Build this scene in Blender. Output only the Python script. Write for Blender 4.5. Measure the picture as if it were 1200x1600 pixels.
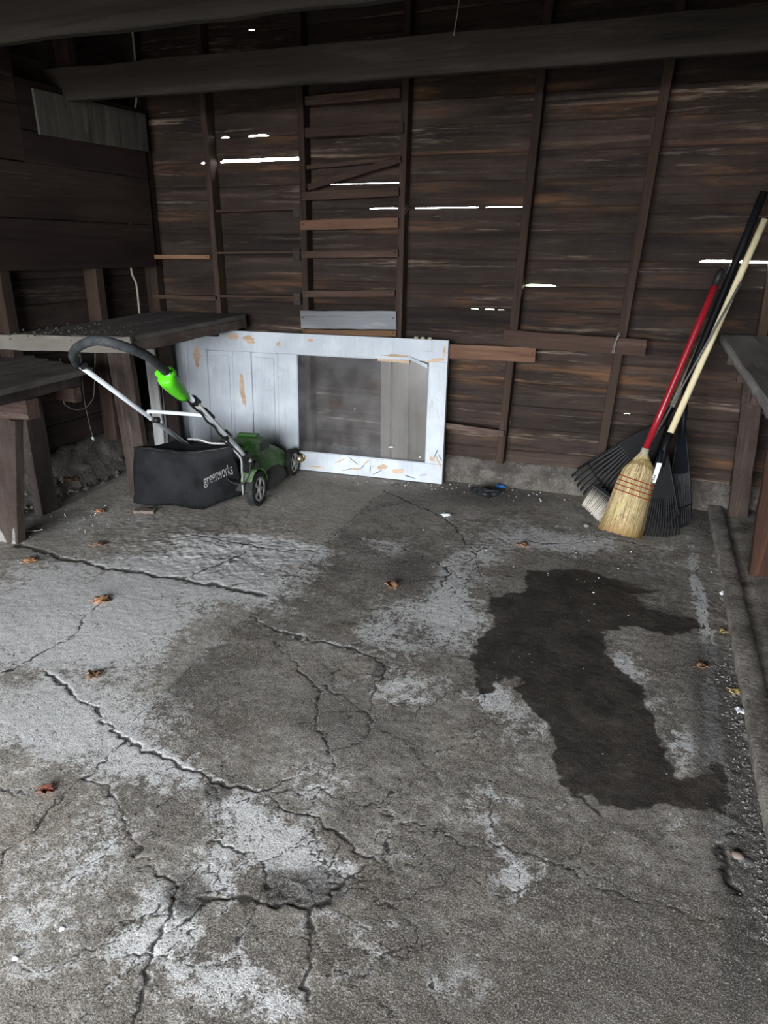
import bpy, bmesh, math, random
import numpy as np
from mathutils import Vector, Matrix, noise

for o in list(bpy.data.objects):
    bpy.data.objects.remove(o)
scene = bpy.context.scene
COL = scene.collection

# ------------------------------------------------------------------ camera
cam_data = bpy.data.cameras.new('camera')
cam_data.sensor_width = 36.0
cam_data.lens = 1109.0 / 1600.0 * 36.0
cam_data.clip_start = 0.05
cam_data.clip_end = 200
cam = bpy.data.objects.new('camera', cam_data)
COL.objects.link(cam)
_p, _r, _w = math.radians(20.2368), math.radians(0.432), math.radians(20.07)
_R0 = Vector((math.cos(_w), math.sin(_w), 0))
_F = Vector((-math.sin(_w) * math.cos(_p), math.cos(_w) * math.cos(_p), -math.sin(_p)))
_U0 = _R0.cross(_F)
_R = _R0 * math.cos(_r) + _U0 * math.sin(_r)
_U = _U0 * math.cos(_r) - _R0 * math.sin(_r)
cam.matrix_world = Matrix(((_R.x, _U.x, -_F.x, 0), (_R.y, _U.y, -_F.y, 0), (_R.z, _U.z, -_F.z, 1.45), (0, 0, 0, 1)))
scene.camera = cam

# ------------------------------------------------------------------ sky, exposure
world = bpy.data.worlds.new('overcast_sky')
scene.world = world
world.use_nodes = True
_bg = world.node_tree.nodes['Background']
_bg.inputs['Color'].default_value = (0.93, 0.968, 1.0, 1)
_bg.inputs['Strength'].default_value = 3.2
scene.cycles.sample_clamp_indirect = 6.0
vs = scene.view_settings
vs.view_transform = 'Standard'
vs.look = 'None'
vs.gamma = 1.0
vs.use_curve_mapping = False
vs.exposure = 3.5

# sampling portal filling the open bay: emits nothing, only guides daylight sampling
_pl = bpy.data.lights.new('bay_portal', 'AREA')
_pl.shape = 'RECTANGLE'
_pl.size, _pl.size_y = 4.1, 2.15
_pl.cycles.is_portal = True
_po = bpy.data.objects.new('bay_portal', _pl)
COL.objects.link(_po)
_po.location = (-1.25, -3.02, 1.075)
_po.rotation_euler = (math.radians(90), 0, 0)

# ------------------------------------------------------------------ material helpers
class NT:
    def __init__(self, name):
        self.m = bpy.data.materials.new(name)
        self.m.use_nodes = True
        self.t = self.m.node_tree
        self.t.nodes.clear()
        self.out = self.t.nodes.new('ShaderNodeOutputMaterial')
        self.b = self.t.nodes.new('ShaderNodeBsdfPrincipled')
        self.t.links.new(self.b.outputs[0], self.out.inputs[0])
        self.b.inputs['Specular IOR Level'].default_value = 0.25

    def n(self, k, **kw):
        x = self.t.nodes.new(k)
        for a, v in kw.items():
            setattr(x, a, v)
        return x

    def put(self, sock, v):
        if hasattr(v, 'is_output'):
            self.t.links.new(v, sock)
        elif isinstance(v, (tuple, list)) and len(v) == 3 and sock.type == 'RGBA':
            sock.default_value = (v[0], v[1], v[2], 1)
        else:
            sock.default_value = v

    def set(self, **kw):
        for k, v in kw.items():
            self.put(self.b.inputs[k.replace('_', ' ')], v)

    def coord(self, which='Object'):
        return self.n('ShaderNodeTexCoord').outputs[which]

    def mapping(self, vec, scale=(1, 1, 1), loc=(0, 0, 0)):
        x = self.n('ShaderNodeMapping')
        self.put(x.inputs['Vector'], vec)
        x.inputs['Scale'].default_value = scale
        self.put(x.inputs['Location'], loc)
        return x.outputs[0]

    def noise(self, vec, scale, detail=4, rough=0.55, dist=0.0):
        x = self.n('ShaderNodeTexNoise')
        self.put(x.inputs['Vector'], vec)
        x.inputs['Scale'].default_value = scale
        x.inputs['Detail'].default_value = detail
        x.inputs['Roughness'].default_value = rough
        x.inputs['Distortion'].default_value = dist
        return x.outputs['Fac']

    def voro(self, vec, scale, feature='F1'):
        x = self.n('ShaderNodeTexVoronoi', feature=feature)
        self.put(x.inputs['Vector'], vec)
        x.inputs['Scale'].default_value = scale
        return x.outputs['Distance']

    def smooth(self, v, lo, hi, a=0.0, b=1.0):
        x = self.n('ShaderNodeMapRange', interpolation_type='SMOOTHSTEP')
        self.put(x.inputs[0], v)
        x.inputs[1].default_value = lo
        x.inputs[2].default_value = hi
        x.inputs[3].default_value = a
        x.inputs[4].default_value = b
        return x.outputs[0]

    def math(self, op, a, b=0.0, clamp=False):
        x = self.n('ShaderNodeMath', operation=op, use_clamp=clamp)
        self.put(x.inputs[0], a)
        self.put(x.inputs[1], b)
        return x.outputs[0]

    def mix(self, f, a, b, blend='MIX'):
        x = self.n('ShaderNodeMix', data_type='RGBA', blend_type=blend)
        self.put(x.inputs[0], f)
        self.put(x.inputs[6], a)
        self.put(x.inputs[7], b)
        return x.outputs[2]

    def rnd(self):
        return self.n('ShaderNodeObjectInfo').outputs['Random']

    def bump(self, height, strength=0.3, dist=0.005):
        x = self.n('ShaderNodeBump')
        x.inputs['Strength'].default_value = strength
        x.inputs['Distance'].default_value = dist
        self.put(x.inputs['Height'], height)
        self.put(self.b.inputs['Normal'], x.outputs[0])


def wood(name, dark, mid, light, axis='X', wear=None, wear_amt=0.5, rust=None, rust_amt=0.5,
         dust=None, dust_amt=0.4, rough=0.85, vary=0.35):
    h = NT(name)
    r = h.rnd()
    off = h.n('ShaderNodeCombineXYZ')
    h.put(off.inputs[0], h.math('MULTIPLY', r, 41.0))
    h.put(off.inputs[1], h.math('MULTIPLY', r, 23.0))
    h.put(off.inputs[2], h.math('MULTIPLY', r, 67.0))
    v = h.n('ShaderNodeVectorMath', operation='ADD')
    h.put(v.inputs[0], h.coord())
    h.put(v.inputs[1], off.outputs[0])
    v = v.outputs[0]
    def st(a, c):
        return h.mapping(v, {'X': (a, c, c), 'Y': (c, a, c), 'Z': (c, c, a)}[axis])
    g1 = h.noise(st(1.0, 13), 1.0, 5, 0.6, 0.6)
    g2 = h.noise(st(3.0, 70), 1.0, 4, 0.65)
    g3 = h.noise(st(14.0, 330), 1.0, 2, 0.6)
    g = h.math('ADD', h.math('MULTIPLY', g1, 0.6), h.math('ADD', h.math('MULTIPLY', g2, 0.28), h.math('MULTIPLY', g3, 0.12)))
    c = h.mix(h.smooth(g, 0.36, 0.52), dark, mid)
    c = h.mix(h.smooth(g, 0.52, 0.66), c, light)
    if rust:
        rm = h.smooth(h.noise(st(0.7, 4.0), 1.0, 2, 0.5), 0.48, 0.66)
        c = h.mix(h.math('MULTIPLY', h.math('MULTIPLY', h.smooth(h.noise(st(1.6, 20), 1.0, 6, 0.65, 0.6), 0.46, 0.66), rm), rust_amt), c, rust)
    if wear:
        w = h.math('ADD', h.math('MULTIPLY', h.noise(st(1.0, 24), 1.0, 7, 0.66, 0.8), 0.75), h.math('MULTIPLY', h.noise(st(10, 90), 1.0, 3, 0.6), 0.25))
        wm = h.smooth(h.noise(st(0.55, 5.0), 1.0, 3, 0.55, 0.3), 0.44, 0.64, 0.08, 1.0)
        c = h.mix(h.math('MULTIPLY', h.math('MULTIPLY', h.smooth(w, 0.53, 0.66), wm), wear_amt), c, wear)
    if dust:
        d = h.math('ADD', h.math('MULTIPLY', h.noise(v, 6.0, 5, 0.6), 0.6), h.math('MULTIPLY', h.noise(v, 90.0, 3, 0.6), 0.4))
        c = h.mix(h.math('MULTIPLY', h.smooth(d, 0.40, 0.60), dust_amt), c, dust)
    big = h.smooth(h.noise(st(0.9, 3.0), 1.0, 3, 0.5), 0.3, 0.7, 0.7, 1.2)
    k = h.math('MULTIPLY', big, h.math('ADD', 1.0 - vary / 2, h.math('MULTIPLY', r, vary)))
    kk = h.n('ShaderNodeCombineXYZ')
    for i in range(3):
        h.put(kk.inputs[i], k)
    c = h.mix(1.0, c, kk.outputs[0], 'MULTIPLY')
    h.set(Base_Color=c, Roughness=rough)
    h.bump(h.math('ADD', g2, h.math('MULTIPLY', g3, 0.5)), 0.5, 0.003)
    return h.m


def plain(name, col, rough=0.6, metal=0.0, spec=0.3, grime=None, grime_amt=0.4, scale=14.0, bump=0.0):
    h = NT(name)
    c = col
    if grime:
        v = h.coord()
        d = h.math('ADD', h.math('MULTIPLY', h.noise(v, scale, 5, 0.6), 0.65), h.math('MULTIPLY', h.noise(v, scale * 9, 3, 0.6), 0.35))
        c = h.mix(h.math('MULTIPLY', h.smooth(d, 0.42, 0.62), grime_amt), col, grime)
    h.set(Base_Color=c, Roughness=rough, Metallic=metal)
    h.b.inputs['Specular IOR Level'].default_value = spec
    if bump:
        h.bump(h.noise(h.coord(), scale * 6, 4), bump, 0.004)
    return h.m


M = {}
M['siding'] = wood('siding_wood', (0.0146, 0.0096, 0.0080), (0.0344, 0.0220, 0.0167), (0.0791, 0.0512, 0.0365), 'X',
                   wear=(0.26, 0.20, 0.148), wear_amt=0.9, rust=(0.19, 0.088, 0.038), rust_amt=0.6, dust=(0.085, 0.076, 0.07), dust_amt=0.12, vary=0.6)
M['siding_y'] = wood('side_siding_wood', (0.0187, 0.0127, 0.0106), (0.0357, 0.0238, 0.0195), (0.0561, 0.0408, 0.0340), 'Y',
                     wear=(0.18, 0.15, 0.12), wear_amt=0.4, dust=(0.08, 0.072, 0.065), dust_amt=0.2)
M['boards_y'] = wood('wide_board_wood', (0.0221, 0.0127, 0.0115), (0.0357, 0.0213, 0.0179), (0.0493, 0.0314, 0.0263), 'Y',
                     wear=(0.17, 0.14, 0.12), wear_amt=0.30, vary=0.2)
M['stud'] = wood('stud_wood', (0.0259, 0.0161, 0.0122), (0.0475, 0.0294, 0.0224), (0.0828, 0.0546, 0.0408), 'Z', wear=(0.2, 0.16, 0.13), wear_amt=0.25, vary=0.2)
M['cleat'] = wood('cleat_wood', (0.0396, 0.0231, 0.0177), (0.0612, 0.0364, 0.0272), (0.0936, 0.0595, 0.0428), 'X', wear=(0.22, 0.18, 0.14), wear_amt=0.3, vary=0.5)
M['cleat_red'] = wood('reddish_cleat_wood', (0.0680, 0.0328, 0.0218), (0.1200, 0.0640, 0.0413), (0.1680, 0.1014, 0.0675), 'X', wear=(0.28, 0.2, 0.15), wear_amt=0.3, vary=0.3)
M['cleat_orange'] = wood('orange_cleat_wood', (0.1275, 0.0663, 0.0357), (0.1870, 0.1020, 0.0578), (0.2550, 0.1615, 0.1020), 'X', vary=0.3)
M['weathered'] = wood('weathered_grey_wood', (0.13, 0.13, 0.14), (0.20, 0.205, 0.22), (0.28, 0.285, 0.30), 'X', wear=(0.08, 0.07, 0.065), wear_amt=0.5, vary=0.2)
M['beam'] = wood('beam_wood', (0.0195, 0.0158, 0.0131), (0.0345, 0.0277, 0.0225), (0.0585, 0.0465, 0.0375), 'X', wear=(0.16, 0.11, 0.08), wear_amt=0.3, vary=0.15)
M['post'] = wood('post_wood', (0.0174, 0.0110, 0.0090), (0.0372, 0.0244, 0.0196), (0.0713, 0.0487, 0.0403), 'Z', wear=(0.26, 0.22, 0.19), wear_amt=0.25, dust=(0.10, 0.09, 0.082), dust_amt=0.2, vary=0.2)
M['post_dark'] = wood('dark_post_wood', (0.0196, 0.0140, 0.0126), (0.0350, 0.0252, 0.0217), (0.0525, 0.0399, 0.0343), 'Z', dust=(0.1, 0.09, 0.085), dust_amt=0.25, vary=0.2)
M['post_red'] = wood('red_post_wood', (0.0175, 0.0088, 0.0064), (0.0421, 0.0187, 0.0123), (0.0819, 0.0386, 0.0234), 'Z', wear=(0.26, 0.13, 0.07), wear_amt=0.6, vary=0.1)
M['rail_y'] = wood('bench_rail_wood', (0.05, 0.036, 0.030), (0.09, 0.066, 0.055), (0.15, 0.115, 0.098), 'Y', dust=(0.2, 0.18, 0.165), dust_amt=0.4, vary=0.2)
M['rail_x'] = wood('bench_joist_wood', (0.0324, 0.0197, 0.0165), (0.0612, 0.0394, 0.0323), (0.1152, 0.0816, 0.0680), 'X', wear=(0.27, 0.23, 0.2), wear_amt=0.4, vary=0.2)
M['top_y'] = wood('bench_top_wood', (0.075, 0.064, 0.057), (0.12, 0.105, 0.096), (0.175, 0.158, 0.145), 'Y', dust=(0.19, 0.18, 0.17), dust_amt=0.45, vary=0.25)
M['top_dusty'] = wood('dusty_bench_top_wood', (0.0833, 0.0752, 0.0698), (0.1183, 0.1075, 0.1008), (0.1747, 0.1613, 0.1505), 'Y', dust=(0.145, 0.137, 0.13), dust_amt=0.6, vary=0.2)
M['top_grey'] = wood('grey_bench_top_wood', (0.17, 0.16, 0.15), (0.27, 0.255, 0.24), (0.36, 0.34, 0.32), 'Y', dust=(0.36, 0.345, 0.33), dust_amt=0.5, vary=0.15)
M['top_x'] = wood('pale_bench_plank_wood', (0.15, 0.135, 0.112), (0.21, 0.19, 0.16), (0.28, 0.255, 0.215), 'X', dust=(0.2, 0.19, 0.17), dust_amt=0.4, vary=0.1)
M['painted_board'] = wood('flaked_grey_board', (0.05, 0.042, 0.037), (0.10, 0.09, 0.08), (0.15, 0.135, 0.12), 'Z', wear=(0.42, 0.39, 0.34), wear_amt=0.7, vary=0.1)
M['old_white'] = wood('dirty_white_paint', (0.33, 0.32, 0.31), (0.46, 0.455, 0.45), (0.58, 0.58, 0.58), 'Z', rust=(0.3, 0.24, 0.19), rust_amt=0.4, vary=0.1)
M['grey_panel'] = wood('grey_panel_paint', (0.16, 0.14, 0.115), (0.21, 0.185, 0.155), (0.26, 0.235, 0.20), 'Z', rust=(0.15, 0.11, 0.08), rust_amt=0.4, vary=0.05)
M['bare'] = wood('bare_wood_patch', (0.42, 0.29, 0.20), (0.55, 0.40, 0.29), (0.64, 0.50, 0.38), 'X', rust=(0.30, 0.18, 0.11), rust_amt=0.4, vary=0.3)
M['tan_wood'] = wood('tan_handle_wood', (0.50, 0.42, 0.25), (0.60, 0.52, 0.33), (0.68, 0.60, 0.40), 'Z', vary=0.05, rough=0.5)
M['old_handle'] = wood('old_handle_wood', (0.16, 0.13, 0.085), (0.36, 0.31, 0.22), (0.46, 0.40, 0.29), 'Z', wear=(0.10, 0.08, 0.06), wear_amt=0.6, vary=0.05)

def door_paint():
    h = NT('white_door_paint')
    v = h.coord()
    c = h.mix(h.smooth(h.noise(v, 5, 4), 0.35, 0.65), (0.46, 0.50, 0.555), (0.56, 0.60, 0.65))
    st = h.noise(h.mapping(v, (60, 60, 4)), 1.0, 3)
    c = h.mix(h.math('MULTIPLY', h.smooth(st, 0.50, 0.70), 0.35), c, (0.40, 0.41, 0.42))
    ck = h.voro(h.mapping(v, (1, 1, 0.55)), 26, 'DISTANCE_TO_EDGE')
    msk = h.smooth(h.noise(v, 3.3, 3), 0.52, 0.62)
    c = h.mix(h.math('MULTIPLY', h.math('MULTIPLY', h.smooth(ck, 0.0, 0.022, 1.0, 0.0), msk), 0.55), c, (0.28, 0.25, 0.22))
    sp = h.noise(v, 55, 3, 0.6)
    c = h.mix(h.math('MULTIPLY', h.smooth(sp, 0.70, 0.76), 0.8), c, (0.12, 0.10, 0.09))
    c = h.mix(h.math('MULTIPLY', h.smooth(h.noise(v, 9, 5), 0.60, 0.72), 0.4), c, (0.60, 0.49, 0.42))
    h.set(Base_Color=c, Roughness=0.55)
    h.bump(h.math('ADD', st, h.noise(v, 30, 4)), 0.25, 0.003)
    return h.m
M['door'] = door_paint()

def glass():
    h = NT('dusty_glass')
    v = h.coord()
    tr = h.n('ShaderNodeBsdfTransparent')
    tr.inputs[0].default_value = (0.93, 0.94, 0.95, 1)
    d = h.n('ShaderNodeBsdfDiffuse')
    d.inputs[0].default_value = (0.42, 0.41, 0.42, 1)
    gl = h.n('ShaderNodeBsdfGlossy')
    gl.inputs['Roughness'].default_value = 0.12
    gl.inputs[0].default_value = (0.9, 0.9, 0.9, 1)
    f = h.math('ADD', 0.04, h.math('MULTIPLY', h.smooth(h.noise(v, 7, 5), 0.3, 0.7), 0.085))
    scr = h.smooth(h.noise(h.mapping(v, (50, 50, 9)), 1.0, 3, 0.5, 1.2), 0.67, 0.74)
    f = h.math('ADD', f, h.math('MULTIPLY', scr, 0.18))
    m1 = h.n('ShaderNodeMixShader')
    h.put(m1.inputs[0], f)
    h.t.links.new(tr.outputs[0], m1.inputs[1])
    h.t.links.new(d.outputs[0], m1.inputs[2])
    m2 = h.n('ShaderNodeMixShader')
    m2.inputs[0].default_value = 0.022
    h.t.links.new(m1.outputs[0], m2.inputs[1])
    h.t.links.new(gl.outputs[0], m2.inputs[2])
    h.t.links.new(m2.outputs[0], h.out.inputs[0])
    return h.m
M['glass'] = glass()

def concrete(name='rough_concrete', tone=1.0):
    h = NT(name)
    v = h.coord()
    a = h.noise(v, 7, 6, 0.62)
    b = h.noise(v, 60, 4, 0.6)
    c = h.mix(h.smooth(a, 0.38, 0.62), (0.090 * tone, 0.078 * tone, 0.067 * tone), (0.185 * tone, 0.166 * tone, 0.148 * tone))
    c = h.mix(h.math('MULTIPLY', h.smooth(b, 0.56, 0.7), 0.5), c, (0.33 * tone, 0.32 * tone, 0.31 * tone))
    c = h.mix(h.math('MULTIPLY', h.smooth(b, 0.46, 0.34), 0.6), c, (0.05, 0.045, 0.04))
    h.set(Base_Color=c, Roughness=0.95)
    h.bump(h.math('ADD', b, h.noise(v, 200, 3)), 0.7, 0.008)
    return h.m
M['concrete'] = concrete('rough_concrete', 0.8)
M['kerb'] = concrete('kerb_concrete', 1.25)

M['grip'] = plain('foam_grip_rubber', (0.030, 0.034, 0.037), 0.75, grime=(0.075, 0.085, 0.09), grime_amt=0.6)
M['alu'] = plain('pale_grey_tube', (0.60, 0.64, 0.68), 0.5, 0.0, 0.5, grime=(0.36, 0.38, 0.40), grime_amt=0.35)
M['lime'] = plain('bright_green_plastic', (0.10, 0.60, 0.012), 0.38, 0.0, 0.5, grime=(0.07, 0.44, 0.01), grime_amt=0.4)
M['green'] = plain('dusty_green_plastic', (0.055, 0.19, 0.033), 0.6, 0.0, 0.25, grime=(0.27, 0.30, 0.23), grime_amt=0.75, scale=9)
M['skirt'] = plain('dark_grey_plastic', (0.045, 0.045, 0.045), 0.7, grime=(0.085, 0.08, 0.076), grime_amt=0.6)
M['black'] = plain('black_plastic', (0.012, 0.012, 0.013), 0.5, grime=(0.035, 0.034, 0.034), grime_amt=0.4)
M['tire'] = plain('tyre_rubber', (0.014, 0.014, 0.015), 0.75, grime=(0.055, 0.052, 0.05), grime_amt=0.5, scale=40)
M['hub'] = plain('silver_grey_hub', (0.36, 0.36, 0.35), 0.45, 0.0, 0.5, grime=(0.16, 0.155, 0.15), grime_amt=0.6, scale=30)
M['rod'] = plain('steel_rod', (0.42, 0.42, 0.43), 0.4, 0.3, 0.5, grime=(0.15, 0.14, 0.13), grime_amt=0.6, scale=40)
M['brass'] = plain('tarnished_brass', (0.50, 0.40, 0.22), 0.32, 0.9, 0.5, grime=(0.2, 0.16, 0.1), grime_amt=0.5, scale=40)
M['rake'] = plain('black_rake_plastic', (0.0055, 0.006, 0.007), 0.5, 0.0, 0.16, grime=(0.013, 0.0135, 0.015), grime_amt=0.5, scale=12)
M['rake_blue'] = plain('blue_black_metal', (0.006, 0.0075, 0.011), 0.5, 0.0, 0.18, grime=(0.013, 0.014, 0.018), grime_amt=0.5)
M['red'] = plain('red_enamel', (0.29, 0.010, 0.020), 0.28, 0.0, 0.5, grime=(0.20, 0.010, 0.018), grime_amt=0.4)
M['sticker'] = plain('white_sticker', (0.62, 0.66, 0.70), 0.5)
M['print'] = plain('black_print', (0.02, 0.02, 0.025), 0.6)
M['thread'] = plain('red_thread', (0.24, 0.012, 0.012), 0.8)
M['twine'] = plain('pale_twine', (0.36, 0.32, 0.24), 0.9, grime=(0.3, 0.26, 0.2))
M['bristle'] = plain('pale_bristle', (0.50, 0.46, 0.40), 0.85, grime=(0.33, 0.30, 0.26), grime_amt=0.6, scale=60)
M['wire'] = plain('beige_cable', (0.42, 0.38, 0.29), 0.7)
M['cobweb'] = plain('grey_dusty_string', (0.25, 0.24, 0.22), 0.95)
M['stone'] = plain('grey_stone', (0.20, 0.19, 0.18), 0.9, grime=(0.34, 0.33, 0.32), grime_amt=0.6, scale=40, bump=0.4)
M['splash'] = plain('worn_white_paint', (0.26, 0.25, 0.24), 0.9, grime=(0.10, 0.085, 0.075), grime_amt=0.8, scale=40)
M['litter'] = plain('dusty_litter', (0.12, 0.105, 0.09), 0.95, grime=(0.06, 0.05, 0.042), grime_amt=0.8, scale=30)
M['grit'] = plain('grey_grit', (0.13, 0.12, 0.11), 0.9, grime=(0.22, 0.21, 0.20), grime_amt=0.7, scale=25)
M['flake'] = plain('white_paint_flake', (0.60, 0.63, 0.66), 0.8, grime=(0.4, 0.4, 0.4), grime_amt=0.4, scale=60)
M['blue'] = plain('bright_blue_plastic', (0.06, 0.22, 0.62), 0.4)
M['blackfilm'] = plain('black_plastic_film', (0.012, 0.013, 0.016), 0.4, grime=(0.05, 0.05, 0.055), grime_amt=0.4, scale=50)
M['pinkwood'] = plain('pinkish_splintered_wood', (0.17, 0.135, 0.115), 0.9, grime=(0.09, 0.07, 0.058), grime_amt=0.6, scale=60, bump=0.5)
M['clear'] = plain('cloudy_clear_plastic', (0.20, 0.205, 0.21), 0.25, 0.0, 0.5, grime=(0.14, 0.14, 0.135), grime_amt=0.5)
M['grass'] = plain('outdoor_grass', (0.13, 0.24, 0.07), 0.95, grime=(0.2, 0.28, 0.12), grime_amt=0.6, scale=3)
M['drive'] = plain('outdoor_driveway', (0.11, 0.105, 0.10), 0.9, grime=(0.08, 0.078, 0.074), grime_amt=0.6, scale=2)
M['roof'] = wood('roof_board_wood', (0.03, 0.022, 0.019), (0.05, 0.037, 0.031), (0.075, 0.056, 0.047), 'X')
LEAFCOL = {'orange': (0.36, 0.185, 0.10), 'brown': (0.22, 0.125, 0.075), 'tan': (0.42, 0.25, 0.11), 'yellow': (0.42, 0.33, 0.13), 'red': (0.22, 0.075, 0.05)}
for k, c in LEAFCOL.items():
    M['leaf_' + k] = plain('dry_leaf_' + k, c, 0.8, grime=tuple(x * 0.6 for x in c), grime_amt=0.5, scale=45, bump=0.3)

def bag_fabric():
    h = NT('black_bag_fabric')
    v = h.coord()
    c = h.mix(h.smooth(h.noise(v, 6, 5), 0.35, 0.68), (0.0065, 0.007, 0.008), (0.0145, 0.0155, 0.0175))
    c = h.mix(h.math('MULTIPLY', h.smooth(h.noise(v, 120, 2), 0.73, 0.78), 0.6), c, (0.3, 0.29, 0.28))
    h.set(Base_Color=c, Roughness=0.72)
    h.b.inputs['Specular IOR Level'].default_value = 0.15
    w = h.n('ShaderNodeTexWave')
    h.put(w.inputs['Vector'], v)
    w.inputs['Scale'].default_value = 160
    h.bump(h.math('ADD', h.noise(v, 18, 4), h.math('MULTIPLY', w.outputs['Fac'], 0.15)), 0.35, 0.006)
    return h.m
M['bag'] = bag_fabric()

def logo_mat():
    h = NT('worn_grey_print')
    v = h.coord('Object')
    c = h.mix(h.smooth(h.noise(v, 30, 4), 0.36, 0.52), (0.035, 0.037, 0.04), (0.24, 0.24, 0.24))
    h.set(Base_Color=c, Roughness=0.7)
    return h.m
M['logo'] = logo_mat()

def straw():
    h = NT('broom_straw')
    v = h.coord()
    r = h.n('ShaderNodeAttribute', attribute_name='shade').outputs['Fac']
    c = h.mix(r, (0.13, 0.085, 0.032), (0.60, 0.48, 0.27))
    c = h.mix(h.math('MULTIPLY', h.smooth(h.noise(v, 12, 3), 0.5, 0.65), 0.4), c, (0.36, 0.33, 0.11))
    g = h.n('ShaderNodeAttribute', attribute_name='tip')
    c = h.mix(h.math('MULTIPLY', g.outputs['Fac'], 0.75), c, (0.22, 0.115, 0.035))
    h.set(Base_Color=c, Roughness=0.8)
    return h.m
M['straw'] = straw()

def floor_mat():
    h = NT('cracked_concrete_floor')
    v = h.coord()
    a1 = h.n('ShaderNodeAttribute', attribute_name='mask')
    a2 = h.n('ShaderNodeAttribute', attribute_name='tone')
    s1 = h.n('ShaderNodeSeparateColor')
    h.put(s1.inputs[0], a1.outputs['Color'])
    s2 = h.n('ShaderNodeSeparateColor')
    h.put(s2.inputs[0], a2.outputs['Color'])
    wet, lime, crack = s1.outputs[0], s1.outputs[1], s1.outputs[2]
    grime, light, grit = s2.outputs[0], s2.outputs[1], s2.outputs[2]
    n1 = h.noise(v, 1.7, 5, 0.6, 0.3)
    n2 = h.noise(v, 7.5, 6, 0.65, 0.4)
    n3 = h.noise(v, 34, 5, 0.65)
    n4 = h.noise(v, 150, 4, 0.7)
    n5 = h.noise(v, 520, 2, 0.6)
    n6 = h.noise(v, 235, 3, 0.7)
    def c5(x, k):
        return h.math('MULTIPLY', h.math('SUBTRACT', x, 0.5), k)
    base = h.math('ADD', h.math('ADD', c5(n1, 1.5), c5(n2, 1.9)), h.math('ADD', c5(n3, 1.7), c5(n4, 1.5)))
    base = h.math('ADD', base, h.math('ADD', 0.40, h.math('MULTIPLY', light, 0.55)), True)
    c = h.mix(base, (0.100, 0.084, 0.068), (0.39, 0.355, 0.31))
    warm = h.smooth(h.noise(v, 3.1, 4, 0.6), 0.48, 0.66)
    c = h.mix(h.math('MULTIPLY', warm, 0.5), c, h.mix(base, (0.112, 0.085, 0.058), (0.35, 0.295, 0.23)))
    # hairline crazing
    wob = h.n('ShaderNodeVectorMath', operation='ADD')
    h.put(wob.inputs[0], v)
    nn = h.n('ShaderNodeTexNoise')
    h.put(nn.inputs['Vector'], v)
    nn.inputs['Scale'].default_value = 5.0
    nn.inputs['Detail'].default_value = 4
    sc_ = h.n('ShaderNodeVectorMath', operation='SCALE')
    h.put(sc_.inputs[0], nn.outputs['Color'])
    sc_.inputs['Scale'].default_value = 0.28
    h.put(wob.inputs[1], sc_.outputs[0])
    hair = h.smooth(h.voro(wob.outputs[0], 4.2, 'DISTANCE_TO_EDGE'), 0.002, 0.014, 1.0, 0.0)
    hair = h.math('MULTIPLY', hair, h.smooth(n1, 0.47, 0.60))
    c = h.mix(h.math('MULTIPLY', hair, 0.45), c, (0.05, 0.044, 0.04))
    # lime bloom
    lf = h.math('ADD', h.math('ADD', h.math('MULTIPLY', lime, 1.0), c5(n2, 1.5)), h.math('ADD', c5(n3, 1.9), c5(n4, 1.7)))
    c = h.mix(h.math('MULTIPLY', h.smooth(lf, 0.33, 0.78), 0.90), c, (0.70, 0.70, 0.705))
    # grime
    gf = h.math('ADD', grime, h.math('ADD', c5(n3, 1.3), h.math('ADD', c5(n2, 0.9), c5(n4, 1.1))))
    c = h.mix(h.math('MULTIPLY', h.smooth(gf, 0.18, 0.70), 0.85), c, (0.050, 0.043, 0.038))
    # grain: sand grains and pits
    c = h.mix(h.math('MULTIPLY', h.smooth(n5, 0.54, 0.68), 0.65), c, (0.48, 0.47, 0.455))
    c = h.mix(h.math('MULTIPLY', h.smooth(n5, 0.46, 0.34), 0.75), c, (0.055, 0.048, 0.042))
    c = h.mix(h.math('MULTIPLY', h.smooth(n6, 0.55, 0.65), 0.60), c, (0.50, 0.485, 0.465))
    c = h.mix(h.math('MULTIPLY', h.smooth(n6, 0.45, 0.36), 0.75), c, (0.05, 0.043, 0.037))
    pit = h.smooth(h.noise(v, 75, 3, 0.6), 0.40, 0.30)
    c = h.mix(h.math('MULTIPLY', pit, 0.7), c, (0.05, 0.045, 0.04))
    # wet stain
    wf = h.smooth(h.math('ADD', wet, h.math('ADD', c5(n3, 0.30), c5(n4, 0.35))), 0.42, 0.56)
    wc = h.mix(h.smooth(h.math('ADD', h.math('MULTIPLY', n2, 0.5), h.math('MULTIPLY', n4, 0.5)), 0.4, 0.66), (0.022, 0.018, 0.0155), (0.066, 0.056, 0.049))
    wc = h.mix(h.math('MULTIPLY', h.smooth(n5, 0.68, 0.76), 0.8), wc, (0.25, 0.24, 0.23))
    c = h.mix(h.math('MULTIPLY', wf, 0.95), c, wc)
    # pale specks of sand and flakes lying about
    vo = h.n('ShaderNodeTexVoronoi')
    h.put(vo.inputs['Vector'], v)
    vo.inputs['Scale'].default_value = 38
    vsep = h.n('ShaderNodeSeparateColor')
    h.put(vsep.inputs[0], vo.outputs['Color'])
    sp = h.math('MULTIPLY', h.math('LESS_THAN', vo.outputs['Distance'], h.math('MULTIPLY', vsep.outputs[1], 0.13)), h.math('GREATER_THAN', vsep.outputs[0], 0.72))
    c = h.mix(h.math('MULTIPLY', sp, 0.75), c, (0.55, 0.53, 0.50))
    sd_ = h.math('MULTIPLY', h.math('LESS_THAN', vo.outputs['Distance'], h.math('MULTIPLY', vsep.outputs[1], 0.17)), h.math('LESS_THAN', vsep.outputs[0], 0.16))
    c = h.mix(h.math('MULTIPLY', sd_, 0.8), c, (0.035, 0.03, 0.027))
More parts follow.
